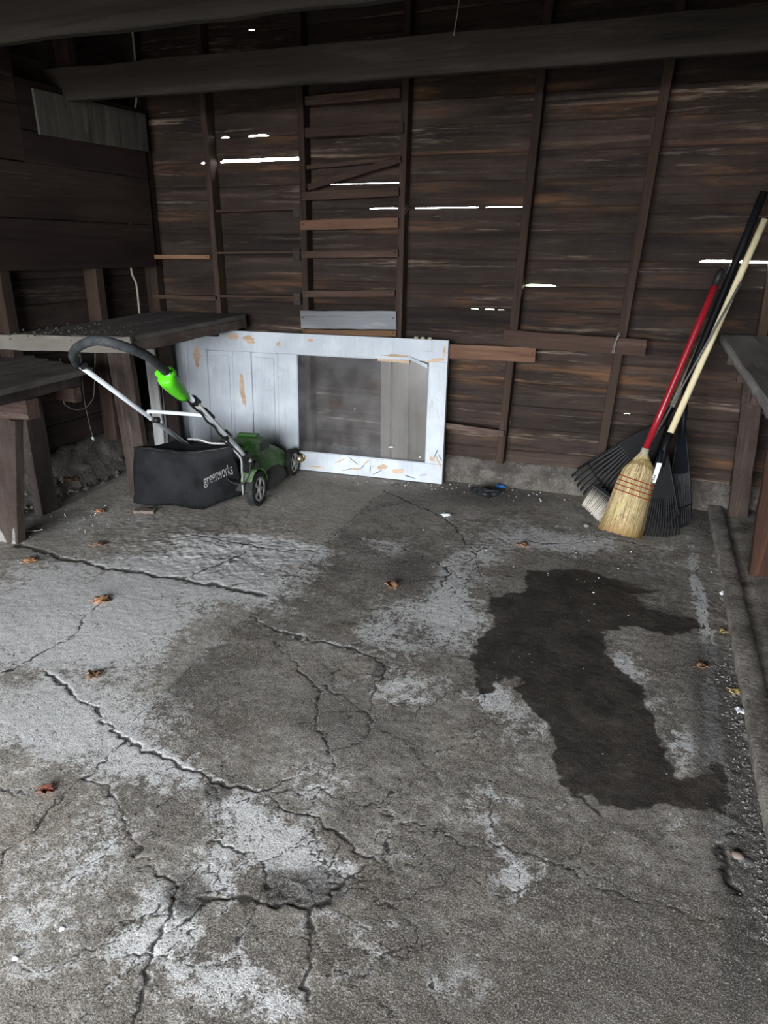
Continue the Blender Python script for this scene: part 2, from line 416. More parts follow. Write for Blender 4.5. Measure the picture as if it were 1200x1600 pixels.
    # cracks
    cf = h.smooth(h.math('ADD', crack, h.math('ADD', c5(n4, 0.9), c5(n3, 0.6))), 0.30, 0.75)
    c = h.mix(h.math('MULTIPLY', cf, 0.88), c, (0.032, 0.028, 0.025))
    ro = h.math('SUBTRACT', 0.92, h.math('MULTIPLY', wf, 0.22))
    h.set(Base_Color=c, Roughness=ro)
    hb = h.math('ADD', h.math('MULTIPLY', n3, 0.30), h.math('ADD', h.math('MULTIPLY', n4, 0.55), h.math('MULTIPLY', n6, 0.35)))
    h.bump(hb, 0.6, 0.006)
    return h.m
M['floor'] = floor_mat()

# ------------------------------------------------------------------ mesh helpers
random.seed(7)

def link(o, parent=None, origin=None):
    COL.objects.link(o)
    if parent is not None:
        o.parent = parent
    return o


class MB:
    """collects geometry in room coordinates and links it as one mesh object"""
    def __init__(self):
        self.v, self.f, self.s = [], [], []
        self.mi = []
        self.cur = 0

    def add(self, vs, fs, smooth=False):
        n = len(self.v)
        self.v += [tuple(p) for p in vs]
        for f in fs:
            self.f.append(tuple(i + n for i in f))
            self.s.append(smooth)
            self.mi.append(self.cur)

    def hexa(self, p):
        """8 corners: 4 lower ccw, 4 upper ccw"""
        self.add(p, [(3, 2, 1, 0), (4, 5, 6, 7), (0, 1, 5, 4), (1, 2, 6, 5), (2, 3, 7, 6), (3, 0, 4, 7)])

    def box(self, a, b):
        x0, y0, z0 = a
        x1, y1, z1 = b
        self.hexa([(x0, y0, z0), (x1, y0, z0), (x1, y1, z0), (x0, y1, z0), (x0, y0, z1), (x1, y0, z1), (x1, y1, z1), (x0, y1, z1)])

    def board(self, A, B, up, w, t, ch=0.003, n=5, jit=0.0015, seed=None):
        """sawn board from A to B (centre line); w across 'up', t across the other way; chamfered, slightly uneven"""
        rnd = random.Random(seed if seed is not None else len(self.v) + int(abs(A[0] * 917 + A[1] * 331 + A[2] * 77) * 10))
        A, B = Vector(A), Vector(B)
        d = (B - A).normalized()
        up = Vector(up)
        up = (up - d * up.dot(d)).normalized()
        sd = d.cross(up)
        prof = [(-1, -1, 1, 0), (-1, -1, 0, 1), (1, -1, 0, 1), (1, -1, 1, 0), (1, 1, 1, 0), (1, 1, 0, 1), (-1, 1, 0, 1), (-1, 1, 1, 0)]
        prof = [(-w / 2, -t / 2 + ch), (-w / 2 + ch, -t / 2), (w / 2 - ch, -t / 2), (w / 2, -t / 2 + ch),
                (w / 2, t / 2 - ch), (w / 2 - ch, t / 2), (-w / 2 + ch, t / 2), (-w / 2, t / 2 - ch)]
        vs, fs = [], []
        for i in range(n + 1):
            c = A.lerp(B, i / n)
            ja, jb = rnd.uniform(-jit, jit), rnd.uniform(-jit, jit)
            jc, jd = rnd.uniform(-jit, jit), rnd.uniform(-jit, jit)
            for (a, b) in prof:
                vs.append(c + up * (a + (ja if a > 0 else jb)) + sd * (b + (jc if b > 0 else jd) * 0.5))
        for i in range(n):
            for k in range(8):
                k2 = (k + 1) % 8
                fs.append((i * 8 + k, i * 8 + k2, i * 8 + 8 + k2, i * 8 + 8 + k))
        fs.append(tuple(range(7, -1, -1)))
        fs.append(tuple(n * 8 + k for k in range(8)))
        self.add(vs, fs)

    def tube(self, pts, r, n=10, caps=True, smooth=True):
        pts = [Vector(p) for p in pts]
        rs = r if isinstance(r, (list, tuple)) else [r] * len(pts)
        t0 = (pts[1] - pts[0]).normalized()
        u = t0.orthogonal().normalized()
        vs, fs = [], []
        for i, p in enumerate(pts):
            if i == 0:
                t = pts[1] - pts[0]
            elif i == len(pts) - 1:
                t = pts[-1] - pts[-2]
            else:
                t = (pts[i + 1] - pts[i]).normalized() + (pts[i] - pts[i - 1]).normalized()
            t.normalize()
            u = (u - t * u.dot(t)).normalized()
            w = t.cross(u)
            for k in range(n):
                a = 2 * math.pi * k / n
                vs.append(p + (u * math.cos(a) + w * math.sin(a)) * rs[i])
        for i in range(len(pts) - 1):
            for k in range(n):
                k2 = (k + 1) % n
                fs.append((i * n + k, i * n + k2, i * n + n + k2, i * n + n + k))
        self.add(vs, fs, smooth)
        if caps:
            m = len(self.v) - len(vs)
            self.f.append(tuple(m + k for k in range(n - 1, -1, -1)))
            self.s.append(False)
            self.f.append(tuple(m + (len(pts) - 1) * n + k for k in range(n)))
            self.s.append(False)
            self.mi += [self.cur, self.cur]

    def lathe(self, o, axis, prof, n=24, smooth=True):
        """prof: (distance along the axis, radius)"""
        o, ax = Vector(o), Vector(axis).normalized()
        u = ax.orthogonal().normalized()
        w = ax.cross(u)
        vs, fs = [], []
        for (d, r) in prof:
            for k in range(n):
                a = 2 * math.pi * k / n
                vs.append(o + ax * d + (u * math.cos(a) + w * math.sin(a)) * max(r, 1e-5))
        for i in range(len(prof) - 1):
            for k in range(n):
                k2 = (k + 1) % n
                fs.append((i * n + k, i * n + k2, i * n + n + k2, i * n + n + k))
        self.add(vs, fs, smooth)

    def grid(self, P, smooth=True, closed_u=False):
        """P[i][j] points"""
        nu, nv = len(P), len(P[0])
        vs = [p for row in P for p in row]
        fs = []
        for i in range(nu - (0 if closed_u else 1)):
            i2 = (i + 1) % nu
            for j in range(nv - 1):
                fs.append((i * nv + j, i2 * nv + j, i2 * nv + j + 1, i * nv + j + 1))
        self.add(vs, fs, smooth)

    def build(self, name, mat, parent=None, origin=None, fix=True):
        me = bpy.data.meshes.new(name)
        o = bpy.data.objects.new(name, me)
        if origin is None:
            origin = world_loc(parent) if parent is not None else (0, 0, 0)
        O = Vector(origin)
        me.from_pydata([tuple(Vector(p) - O) for p in self.v], [], self.f)
        me.polygons.foreach_set('use_smooth', self.s)
        for m in (mat if isinstance(mat, (list, tuple)) else [mat]):
            me.materials.append(m)
        if len(me.materials) > 1:
            me.polygons.foreach_set('material_index', self.mi)
        if fix:
            bm = bmesh.new()
            bm.from_mesh(me)
            bmesh.ops.recalc_face_normals(bm, faces=bm.faces)
            bm.to_mesh(me)
            bm.free()
        me.update()
        COL.objects.link(o)
        if parent is not None:
            o.parent = parent
            o.location = O - world_loc(parent)
        else:
            o.location = O
        return o


def world_loc(o):
    p = Vector((0, 0, 0))
    while o is not None:
        p += o.location
        o = o.parent
    return p


def empty(name, loc=(0, 0, 0), parent=None):
    o = bpy.data.objects.new(name, None)
    o.empty_display_size = 0.1
    COL.objects.link(o)
    o.parent = parent
    o.location = Vector(loc) - (world_loc(parent) if parent else Vector((0, 0, 0)))
    return o


def tag(o, label, cat, group=None):
    o['label'] = label
    o['category'] = cat
    if group:
        o['group'] = group
    return o


def struct(o, label=None):
    o['kind'] = 'structure'
    if label:
        o['label'] = label
    return o


def curve(pts, n=6):
    """Catmull-Rom through the points"""
    P = [Vector(p) for p in pts]
    P = [P[0] * 2 - P[1]] + P + [P[-1] * 2 - P[-2]]
    out = []
    for i in range(1, len(P) - 2):
        for k in range(n):
            t = k / n
            a, b, c, d = P[i - 1], P[i], P[i + 1], P[i + 2]
            out.append(0.5 * ((2 * b) + (c - a) * t + (2 * a - 5 * b + 4 * c - d) * t * t + (3 * b - a - 3 * c + d) * t ** 3))
    out.append(P[-2].copy())
    return out


# ------------------------------------------------------------------ the setting: ground outside
g = MB()
g.box((-40, 4.62, -0.35), (40, 45, -0.12))
g.box((-40, -4.0, -0.35), (-3.62, 4.62, -0.12))
g.box((1.2, -4.0, -0.35), (40, 4.62, -0.12))
struct(g.build('ground', M['grass']), 'lawn outside the shed seen through the gaps')
g = MB()
g.box((-40, -40, -0.35), (40, -3.02, -0.03))
struct(g.build('ground', M['drive']), 'driveway outside the open front of the shed')

# ------------------------------------------------------------------ floor
SEAM_X = [-1.566, -1.495, -1.448, -1.427, -1.447, -1.434, -1.46, -1.471, -1.48]
SEAM_Y = [1.138, 1.386, 1.506, 1.642, 1.999, 2.316, 2.893, 3.269, 3.956]
# cracks in the slab: points in metres, width mm, depth mm, amount of lime along the edge
CRACKS = [
    ([(-2.955, 2.55), (-2.798, 2.521), (-2.606, 2.492), (-2.336, 2.474), (-2.168, 2.499), (-1.997, 2.489), (-1.928, 2.493), (-1.817, 2.485), (-1.707, 2.499), (-1.591, 2.502), (-1.474, 2.499)], 40, 10, 0.25),
    ([(-1.934, 2.476), (-1.885, 2.585), (-1.844, 2.744), (-1.811, 2.903)], 14, 5, 0.6),
    ([(-2.197, 2.988), (-1.987, 2.972), (-1.839, 2.983), (-1.673, 2.956), (-1.47, 3.062)], 16, 5, 0.9),
    ([(-1.48, 3.956), (-1.471, 3.269), (-1.46, 2.893), (-1.46, 2.623), (-1.434, 2.316), (-1.447, 1.999), (-1.426, 1.786), (-1.427, 1.642), (-1.448, 1.506)], 6, 3, 0.6),
    ([(-2.063, 1.6), (-2.039, 1.663), (-2.03, 1.762), (-2.021, 1.867), (-2.024, 1.947), (-2.076, 2.041), (-2.103, 2.14), (-2.108, 2.248)], 11, 5, 0.5),
    ([(-1.913, 1.679), (-1.834, 1.652), (-1.73, 1.587), (-1.639, 1.562), (-1.562, 1.534), (-1.477, 1.495), (-1.401, 1.455), (-1.347, 1.442), (-1.315, 1.432), (-1.263, 1.426), (-1.209, 1.416), (-1.13, 1.401), (-1.078, 1.406), (-1.013, 1.388), (-0.951, 1.391), (-0.887, 1.388), (-0.851, 1.435), (-0.831, 1.485)], 14, 8, 0.6),
    ([(-1.401, 1.455), (-1.372, 1.37), (-1.392, 1.311), (-1.41, 1.252), (-1.405, 1.185), (-1.384, 1.128), (-1.379, 1.057), (-1.384, 1.009), (-1.365, 0.951)], 8, 6, 0.2),
    ([(-1.396, 1.28), (-1.302, 1.259), (-1.229, 1.225), (-1.18, 1.192), (-1.12, 1.143), (-1.062, 1.108), (-0.986, 1.072), (-0.944, 1.054), (-0.911, 1.046)], 8, 7, 0.5),
    ([(-0.911, 1.046), (-0.879, 0.995), (-0.865, 0.947), (-0.861, 0.906), (-0.85, 0.87), (-0.835, 0.829), (-0.823, 0.783), (-0.81, 0.746), (-0.797, 0.712)], 14, 10, 0.6),
    ([(-1.03, 1.381), (-0.977, 1.333), (-0.943, 1.269), (-0.928, 1.215), (-0.909, 1.166), (-0.894, 1.107), (-0.897, 1.065), (-0.904, 1.043)], 6, 4, 0.4),
    ([(-0.921, 1.206), (-0.872, 1.213), (-0.835, 1.2), (-0.778, 1.182), (-0.745, 1.18), (-0.724, 1.15), (-0.691, 1.123)], 7, 5, 0.3),
    ([(-0.82, 1.032), (-0.784, 1.059), (-0.746, 1.083), (-0.695, 1.098), (-0.636, 1.101), (-0.583, 1.112), (-0.539, 1.161), (-0.539, 1.2), (-0.509, 1.251), (-0.498, 1.288)], 12, 8, 0.3),
    ([(-0.846, 0.92), (-0.821, 0.981), (-0.817, 1.028), (-0.792, 1.056)], 5, 4, 0.6),
    ([(-0.574, 1.11), (-0.559, 1.062), (-0.531, 1.005), (-0.516, 0.949), (-0.497, 0.905)], 10, 7, 0.4),
    ([(-0.528, 1.136), (-0.483, 1.126), (-0.433, 1.1)], 4, 3, 0.3),
    ([(-0.858, 1.391), (-0.79, 1.378), (-0.724, 1.364), (-0.672, 1.355), (-0.612, 1.346), (-0.563, 1.318), (-0.513, 1.304), (-0.464, 1.29)], 8, 6, 0.2),
    ([(-0.782, 1.42), (-0.737, 1.472), (-0.694, 1.467), (-0.62, 1.455), (-0.576, 1.466), (-0.522, 1.448)], 5, 4, 0.4),
    ([(-0.77, 1.644), (-0.72, 1.57), (-0.715, 1.514), (-0.734, 1.465), (-0.726, 1.389), (-0.698, 1.35), (-0.681, 1.296), (-0.709, 1.241), (-0.733, 1.199), (-0.741, 1.181)], 5, 4, 0.4),
    ([(-1.143, 0.744), (-1.086, 0.767), (-1.039, 0.791), (-1.005, 0.82), (-0.962, 0.86), (-0.939, 0.885)], 4, 3, 0.9),
    ([(-0.919, 0.86), (-0.868, 0.871), (-0.848, 0.871)], 5, 4, 0.3),
    ([(-1.432, 2.287), (-1.356, 2.258), (-1.281, 2.231), (-1.173, 2.217), (-1.079, 2.227), (-0.962, 2.21), (-0.886, 2.188), (-0.786, 2.164)], 12, 5, 0.8),
    ([(-1.233, 2.168), (-1.153, 2.096), (-1.069, 2.01), (-0.989, 1.952), (-0.942, 1.907), (-0.908, 1.82), (-0.848, 1.733), (-0.792, 1.669), (-0.758, 1.633)], 8, 6, 0.3),
    ([(-0.948, 1.946), (-0.854, 1.9), (-0.768, 1.866), (-0.705, 1.823), (-0.695, 1.739), (-0.718, 1.69), (-0.767, 1.652)], 6, 4, 0.4),
    ([(-0.786, 2.164), (-0.76, 2.061), (-0.75, 1.939), (-0.711, 1.82)], 9, 5, 0.5),
    ([(-0.961, 2.22), (-0.911, 2.318), (-0.865, 2.417), (-0.854, 2.588), (-0.82, 2.71), (-0.781, 2.827)], 5, 4, 0.4),
    ([(-1.485, 4.062), (-1.262, 3.911), (-1.085, 3.798), (-0.948, 3.681), (-0.838, 3.515), (-0.74, 3.362), (-0.696, 3.247), (-0.713, 3.157), (-0.792, 3.086), (-0.767, 2.941), (-0.781, 2.827)], 13, 5, 0.3),
    ([(-0.705, 3.287), (-0.63, 3.451), (-0.559, 3.526), (-0.5, 3.578), (-0.409, 3.537), (-0.3, 3.598), (-0.082, 3.759), (0.083, 3.728), (0.334, 3.688)], 9, 4, 0.7),
    ([(-1.152, 3.158), (-1.068, 3.217), (-0.986, 3.178), (-0.867, 3.122), (-0.792, 3.086)], 7, 4, 1),
    ([(-0.66, 3.137), (-0.655, 2.807), (-0.597, 2.578), (-0.6, 2.41), (-0.59, 2.352), (-0.615, 2.277), (-0.549, 2.119), (-0.524, 2.045)], 5, 3, 0.2),
    ([(-0.779, 2.144), (-0.705, 2.149), (-0.639, 2.174), (-0.571, 2.154)], 5, 3, 0.2),
    ([(-0.475, 2.105), (-0.518, 2.007), (-0.563, 1.932), (-0.567, 1.875)], 4, 2, 0.1),
    ([(-0.649, 1.791), (-0.585, 1.764), (-0.514, 1.709), (-0.461, 1.668), (-0.398, 1.62)], 4, 3, 0.1),
    ([(-0.386, 2.118), (-0.364, 1.97), (-0.357, 1.85), (-0.36, 1.752), (-0.3, 1.685), (-0.268, 1.627), (-0.239, 1.535), (-0.217, 1.471), (-0.183, 1.428), (-0.16, 1.393), (-0.124, 1.326), (-0.125, 1.288)], 6, 4, 0.8),
    ([(-0.524, 1.452), (-0.466, 1.444), (-0.402, 1.444), (-0.338, 1.437), (-0.283, 1.424), (-0.226, 1.434), (-0.169, 1.444), (-0.104, 1.442), (-0.038, 1.429), (-0.005, 1.41), (0.055, 1.413), (0.122, 1.409), (0.187, 1.405), (0.244, 1.398), (0.327, 1.411)], 5, 4, 0.1),
    ([(-0.283, 1.424), (-0.264, 1.397), (-0.288, 1.345), (-0.308, 1.327), (-0.317, 1.303), (-0.324, 1.27), (-0.374, 1.222), (-0.424, 1.181)], 4, 3, 0.2),
    ([(-0.332, 1.416), (-0.379, 1.343), (-0.419, 1.307), (-0.461, 1.28)], 4, 3, 0.2),
    ([(-0.361, 1.339), (-0.327, 1.32), (-0.312, 1.295)], 4, 3, 0.1),
    ([(-0.375, 1.048), (-0.37, 1.074), (-0.339, 1.094), (-0.287, 1.118)], 5, 3, 0.1),
    ([(-0.504, 1.398), (-0.47, 1.331), (-0.449, 1.295)], 5, 3, 0.8),
    ([(0.332, 3.92), (0.347, 3.65), (0.343, 3.368), (0.353, 3.095), (0.36, 2.974), (0.376, 2.809), (0.372, 2.654), (0.396, 2.568)], 3, 2, 2.2),
    ([(0.357, 2.576), (0.358, 2.401), (0.359, 2.245), (0.358, 2.138), (0.361, 1.906), (0.338, 1.646), (0.347, 1.563), (0.369, 1.511)], 3, 2, 1.4),
    ([(0.338, 1.646), (0.347, 1.563), (0.369, 1.511)], 25, 14, 0),
    ([(-1.782, 2.703), (-1.714, 2.77), (-1.59, 2.738), (-1.482, 2.665)], 6, 4, 0.6),
    ([(-2.05, 2.948), (-1.857, 2.885), (-1.773, 2.935)], 6, 4, 0.5),
    ([(-1.925, 2.904), (-2.013, 3.109), (-2.115, 3.455)], 5, 3, 0.3),
    ([(-1.219, 2.399), (-1.13, 2.463), (-1.089, 2.542)], 2, 1, 0.1),
    ([(-1.189, 1.373), (-1.147, 1.424), (-1.136, 1.474)], 3, 2, 0.8),
    ([(-1.576, 1.147), (-1.505, 1.169), (-1.438, 1.208)], 4, 3, 0.3),
    ([(-1.913, 1.689), (-1.82, 1.715), (-1.744, 1.762), (-1.599, 1.831), (-1.447, 1.936)], 3, 2, 0.4),
    ([(-0.831, 1.485), (-0.818, 1.533), (-0.787, 1.6)], 3, 2, 0.6),
    ([(-0.961, 1.275), (-0.945, 1.314), (-0.919, 1.355)], 3, 2, 0.6),
    ([(-0.764, 2.173), (-0.725, 2.285), (-0.7, 2.372), (-0.643, 2.447)], 4, 3, 0.3),
    ([(-0.66, 3.137), (-0.584, 3.011), (-0.521, 2.858), (-0.49, 2.74)], 4, 3, 0.5),
    ([(-0.792, 3.086), (-0.72, 2.996), (-0.669, 2.978), (-0.634, 3.029)], 8, 5, 0.4),
    ([(-0.781, 2.827), (-0.781, 2.935), (-0.753, 3.061)], 8, 4, 0.3),
    ([(-0.724, 1.364), (-0.707, 1.31), (-0.711, 1.262)], 4, 3, 0.3),
    ([(-0.612, 1.346), (-0.609, 1.278), (-0.577, 1.226), (-0.539, 1.2)], 6, 4, 0.2),
    ([(-0.468, 3.59), (-0.327, 3.55), (-0.217, 3.432)], 3, 2, 0.8),
    ([(-0.364, 1.97), (-0.288, 1.963), (-0.218, 1.92)], 2, 1, 0.2),
    ([(-0.119, 3.386), (0.063, 3.375), (0.266, 3.376)], 2, 1, 0.4),
]
WET_OUTLINE = [
    (-0.392, 3.123),
    (-0.343, 3.199),
    (-0.2, 3.274),
    (-0.122, 3.246),
    (0.098, 3.183),
    (0.167, 3.157),
    (0.073, 3.086),
    (0.142, 2.982),
    (0.308, 2.924),
    (0.33, 2.847),
    (0.231, 2.781),
    (0.109, 2.762),
    (0.034, 2.761),
    (-0.026, 2.71),
    (0.009, 2.54),
    (0.037, 2.454),
    (0.118, 2.395),
    (0.163, 2.286),
    (0.153, 2.243),
    (0.175, 2.175),
    (0.195, 2.059),
    (0.204, 1.95),
    (0.195, 1.946),
    (0.221, 1.911),
    (0.292, 1.923),
    (0.322, 1.995),
    (0.352, 1.976),
    (0.358, 1.863),
    (0.343, 1.766),
    (0.287, 1.777),
    (0.22, 1.748),
    (0.195, 1.755),
    (0.136, 1.727),
    (0.068, 1.714),
    (0.039, 1.757),
    (0.0, 1.742),
    (0.046, 1.655),
    (0.048, 1.63),
    (0.022, 1.645),
    (-0.002, 1.714),
    (-0.043, 1.768),
    (-0.077, 1.829),
    (-0.095, 1.9),
    (-0.125, 1.905),
    (-0.146, 1.981),
    (-0.172, 2.025),
    (-0.219, 2.121),
    (-0.267, 2.143),
    (-0.302, 2.213),
    (-0.367, 2.189),
    (-0.375, 2.122),
    (-0.439, 2.098),
    (-0.447, 2.18),
    (-0.434, 2.229),
    (-0.499, 2.397),
    (-0.456, 2.492),
    (-0.471, 2.655),
    (-0.514, 2.827),
    (-0.378, 2.947),
]
LIME = [
    (-2.276, 1.994, 0.425, 0.163, 0.262, -0.264, 0.75),
    (-2.147, 1.767, 0.184, 0.07, 0.094, -0.091, 0.8),
    (-2.369, 2.361, 0.335, 0.129, 0.176, -0.196, 0.55),
    (-1.832, 2.725, 0.439, 0.17, 0.166, -0.264, 0.85),
    (-1.635, 2.953, 0.228, 0.088, 0.062, -0.117, 1.1),
    (-1.924, 2.997, 0.221, 0.086, 0.056, -0.092, 0.7),
    (-1.83, 2.355, 0.318, 0.122, 0.15, -0.212, 0.6),
    (-1.836, 2.018, 0.241, 0.092, 0.137, -0.169, 0.6),
    (-1.731, 1.781, 0.264, 0.101, 0.089, -0.105, 0.35),
    (-1.416, 2.481, 0.158, 0.061, 0.089, -0.164, 0.45),
    (-1.584, 1.545, 0.299, 0.113, 0.149, -0.171, 0.5),
    (-1.201, 1.374, 0.106, 0.04, 0.069, -0.092, 0.45),
    (-1.711, 1.424, 0.174, 0.066, 0.181, -0.183, 0.5),
    (-1.373, 1.385, 0.109, 0.041, 0.079, -0.095, 0.5),
    (-0.91, 0.984, 0.07, 0.026, 0.064, -0.086, 0.5),
    (-0.907, 0.889, 0.066, 0.025, 0.03, -0.038, 0.6),
    (-1.198, 1.125, 0.079, 0.03, 0.107, -0.125, 0.3),
    (-0.871, 1.137, 0.075, 0.028, 0.044, -0.068, 0.45),
    (-0.704, 1.232, 0.092, 0.035, 0.033, -0.064, 0.6),
    (-0.569, 1.209, 0.089, 0.033, 0.023, -0.052, 0.6),
    (-0.786, 1.28, 0.127, 0.048, 0.054, -0.098, 0.4),
    (-0.765, 1.554, 0.107, 0.04, 0.071, -0.153, 0.3),
    (-0.632, 0.89, 0.075, 0.028, 0.036, -0.06, 0.5),
    (-0.522, 0.881, 0.049, 0.018, 0.018, -0.035, 0.6),
    (-1.217, 0.925, 0.144, 0.054, 0.157, -0.158, 0.28),
    (-0.918, 1.304, 0.098, 0.037, 0.051, -0.082, 0.4),
    (-0.749, 0.877, 0.077, 0.029, 0.05, -0.073, 0.25),
    (-0.763, 2.574, 0.229, 0.088, 0.068, -0.217, 0.6),
    (-0.764, 2.245, 0.115, 0.044, 0.046, -0.131, 0.45),
    (-0.583, 2.526, 0.123, 0.047, 0.067, -0.259, 0.5),
    (-0.638, 2.022, 0.126, 0.048, 0.042, -0.128, 0.5),
    (-0.73, 2.918, 0.112, 0.043, 0.054, -0.198, 0.75),
    (-0.702, 3.245, 0.181, 0.07, 0.038, -0.157, 0.6),
    (-0.399, 3.588, 0.32, 0.124, 0.026, -0.181, 0.6),
    (-0.139, 3.641, 0.191, 0.074, 0.011, -0.136, 0.5),
    (-1.152, 3.158, 0.184, 0.071, 0.058, -0.156, 0.4),
    (-0.917, 2.37, 0.097, 0.037, 0.047, -0.121, 0.4),
    (-0.235, 2.019, 0.12, 0.045, 0.036, -0.209, 0.42),
    (-0.361, 2.107, 0.063, 0.024, 0.02, -0.094, 0.5),
    (0.049, 2.459, 0.09, 0.034, 0.007, -0.138, 0.75),
    (0.122, 2.27, 0.125, 0.048, 0.004, -0.16, 0.5),
    (0.241, 2.027, 0.084, 0.032, -0.002, -0.131, 0.65),
    (0.103, 2.967, 0.183, 0.07, 0.006, -0.219, 0.25),
    (0.347, 2.278, 0.037, 0.014, -0.017, -0.314, 0.5),
    (0.352, 1.835, 0.025, 0.01, -0.015, -0.22, 0.5),
    (0.235, 1.701, 0.098, 0.037, -0.001, -0.037, 0.35),
    (-0.671, 3.735, 0.406, 0.158, 0.051, -0.248, 0.3),
    (0.15, 3.49, 0.179, 0.069, 0.002, -0.206, 0.3),
    (-0.191, 1.055, 0.076, 0.028, 0.013, -0.054, 0.35),
    (-0.155, 1.364, 0.059, 0.022, 0.014, -0.076, 0.45),
    (-0.305, 1.587, 0.068, 0.025, 0.029, -0.122, 0.3),
    (-0.439, 1.056, 0.08, 0.03, 0.035, -0.086, 0.2),
    (-2.877, 2.877, 0.33, 0.129, 0.178, -0.196, 0.25),
    (0.332, 3.479, 0.015, 0.006, -0.014, -0.406, 0.5),
    (0.352, 2.971, 0.018, 0.007, -0.011, -0.245, 0.7),
    (0.375, 2.631, 0.016, 0.006, -0.007, -0.123, 0.8),
    (0.351, 2.357, 0.017, 0.006, -0.011, -0.206, 0.6),
    (0.351, 1.975, 0.014, 0.005, -0.012, -0.185, 0.6),
    (0.258, 3.749, 0.126, 0.049, -0.001, -0.055, 0.3),
]
GRIME = [
    (-0.955, 2.983, 0.145, 0.056, 0.069, -0.21, 0.55),
    (-0.885, 1.81, 0.201, 0.076, 0.091, -0.194, 0.3),
    (-1.308, 1.809, 0.19, 0.072, 0.133, -0.205, 0.25),
    (-0.599, 1.775, 0.191, 0.072, 0.053, -0.15, 0.22),
    (-0.623, 1.158, 0.105, 0.039, 0.025, -0.05, 1.1),
    (-0.877, 1.043, 0.043, 0.016, 0.034, -0.049, 0.95),
    (-0.994, 1.359, 0.037, 0.014, 0.021, -0.033, 0.6),
    (0.358, 2.138, 0.077, 0.029, -0.031, -0.506, 0.8),
    (0.403, 1.728, 0.064, 0.024, -0.031, -0.327, 0.75),
    (0.359, 1.323, 0.053, 0.02, -0.017, -0.183, 0.6),
    (0.35, 2.528, 0.067, 0.025, -0.014, -0.279, 0.6),
    (0.417, 4.158, 0.137, 0.053, -0.021, -0.442, 0.45),
    (-0.886, 4.188, 0.566, 0.222, 0.051, -0.221, 0.5),
    (-2.416, 3.004, 0.394, 0.153, 0.108, -0.145, 0.2),
    (-3.152, 2.878, 0.202, 0.079, 0.319, -0.322, 0.5),
    (-0.003, 1.14, 0.332, 0.124, 0.016, -0.131, 0.28),
    (-0.288, 1.255, 0.172, 0.065, 0.029, -0.105, 0.15),
    (-1.35, 3.694, 0.317, 0.124, 0.095, -0.257, 0.2),
    (-0.106, 3.233, 0.343, 0.132, 0.018, -0.222, 0.3),
    (0.255, 2.736, 0.096, 0.037, -0.006, -0.324, 0.25),
    (-1.244, 3.035, 0.15, 0.058, 0.09, -0.222, 0.2),
    (-2.021, 1.867, 0.141, 0.054, 0.036, -0.039, 0.1),
    (-0.782, 2.119, 0.031, 0.012, 0.033, -0.088, 0.6),
    (-0.613, 1.394, 0.065, 0.024, 0.018, -0.043, 0.3),
]


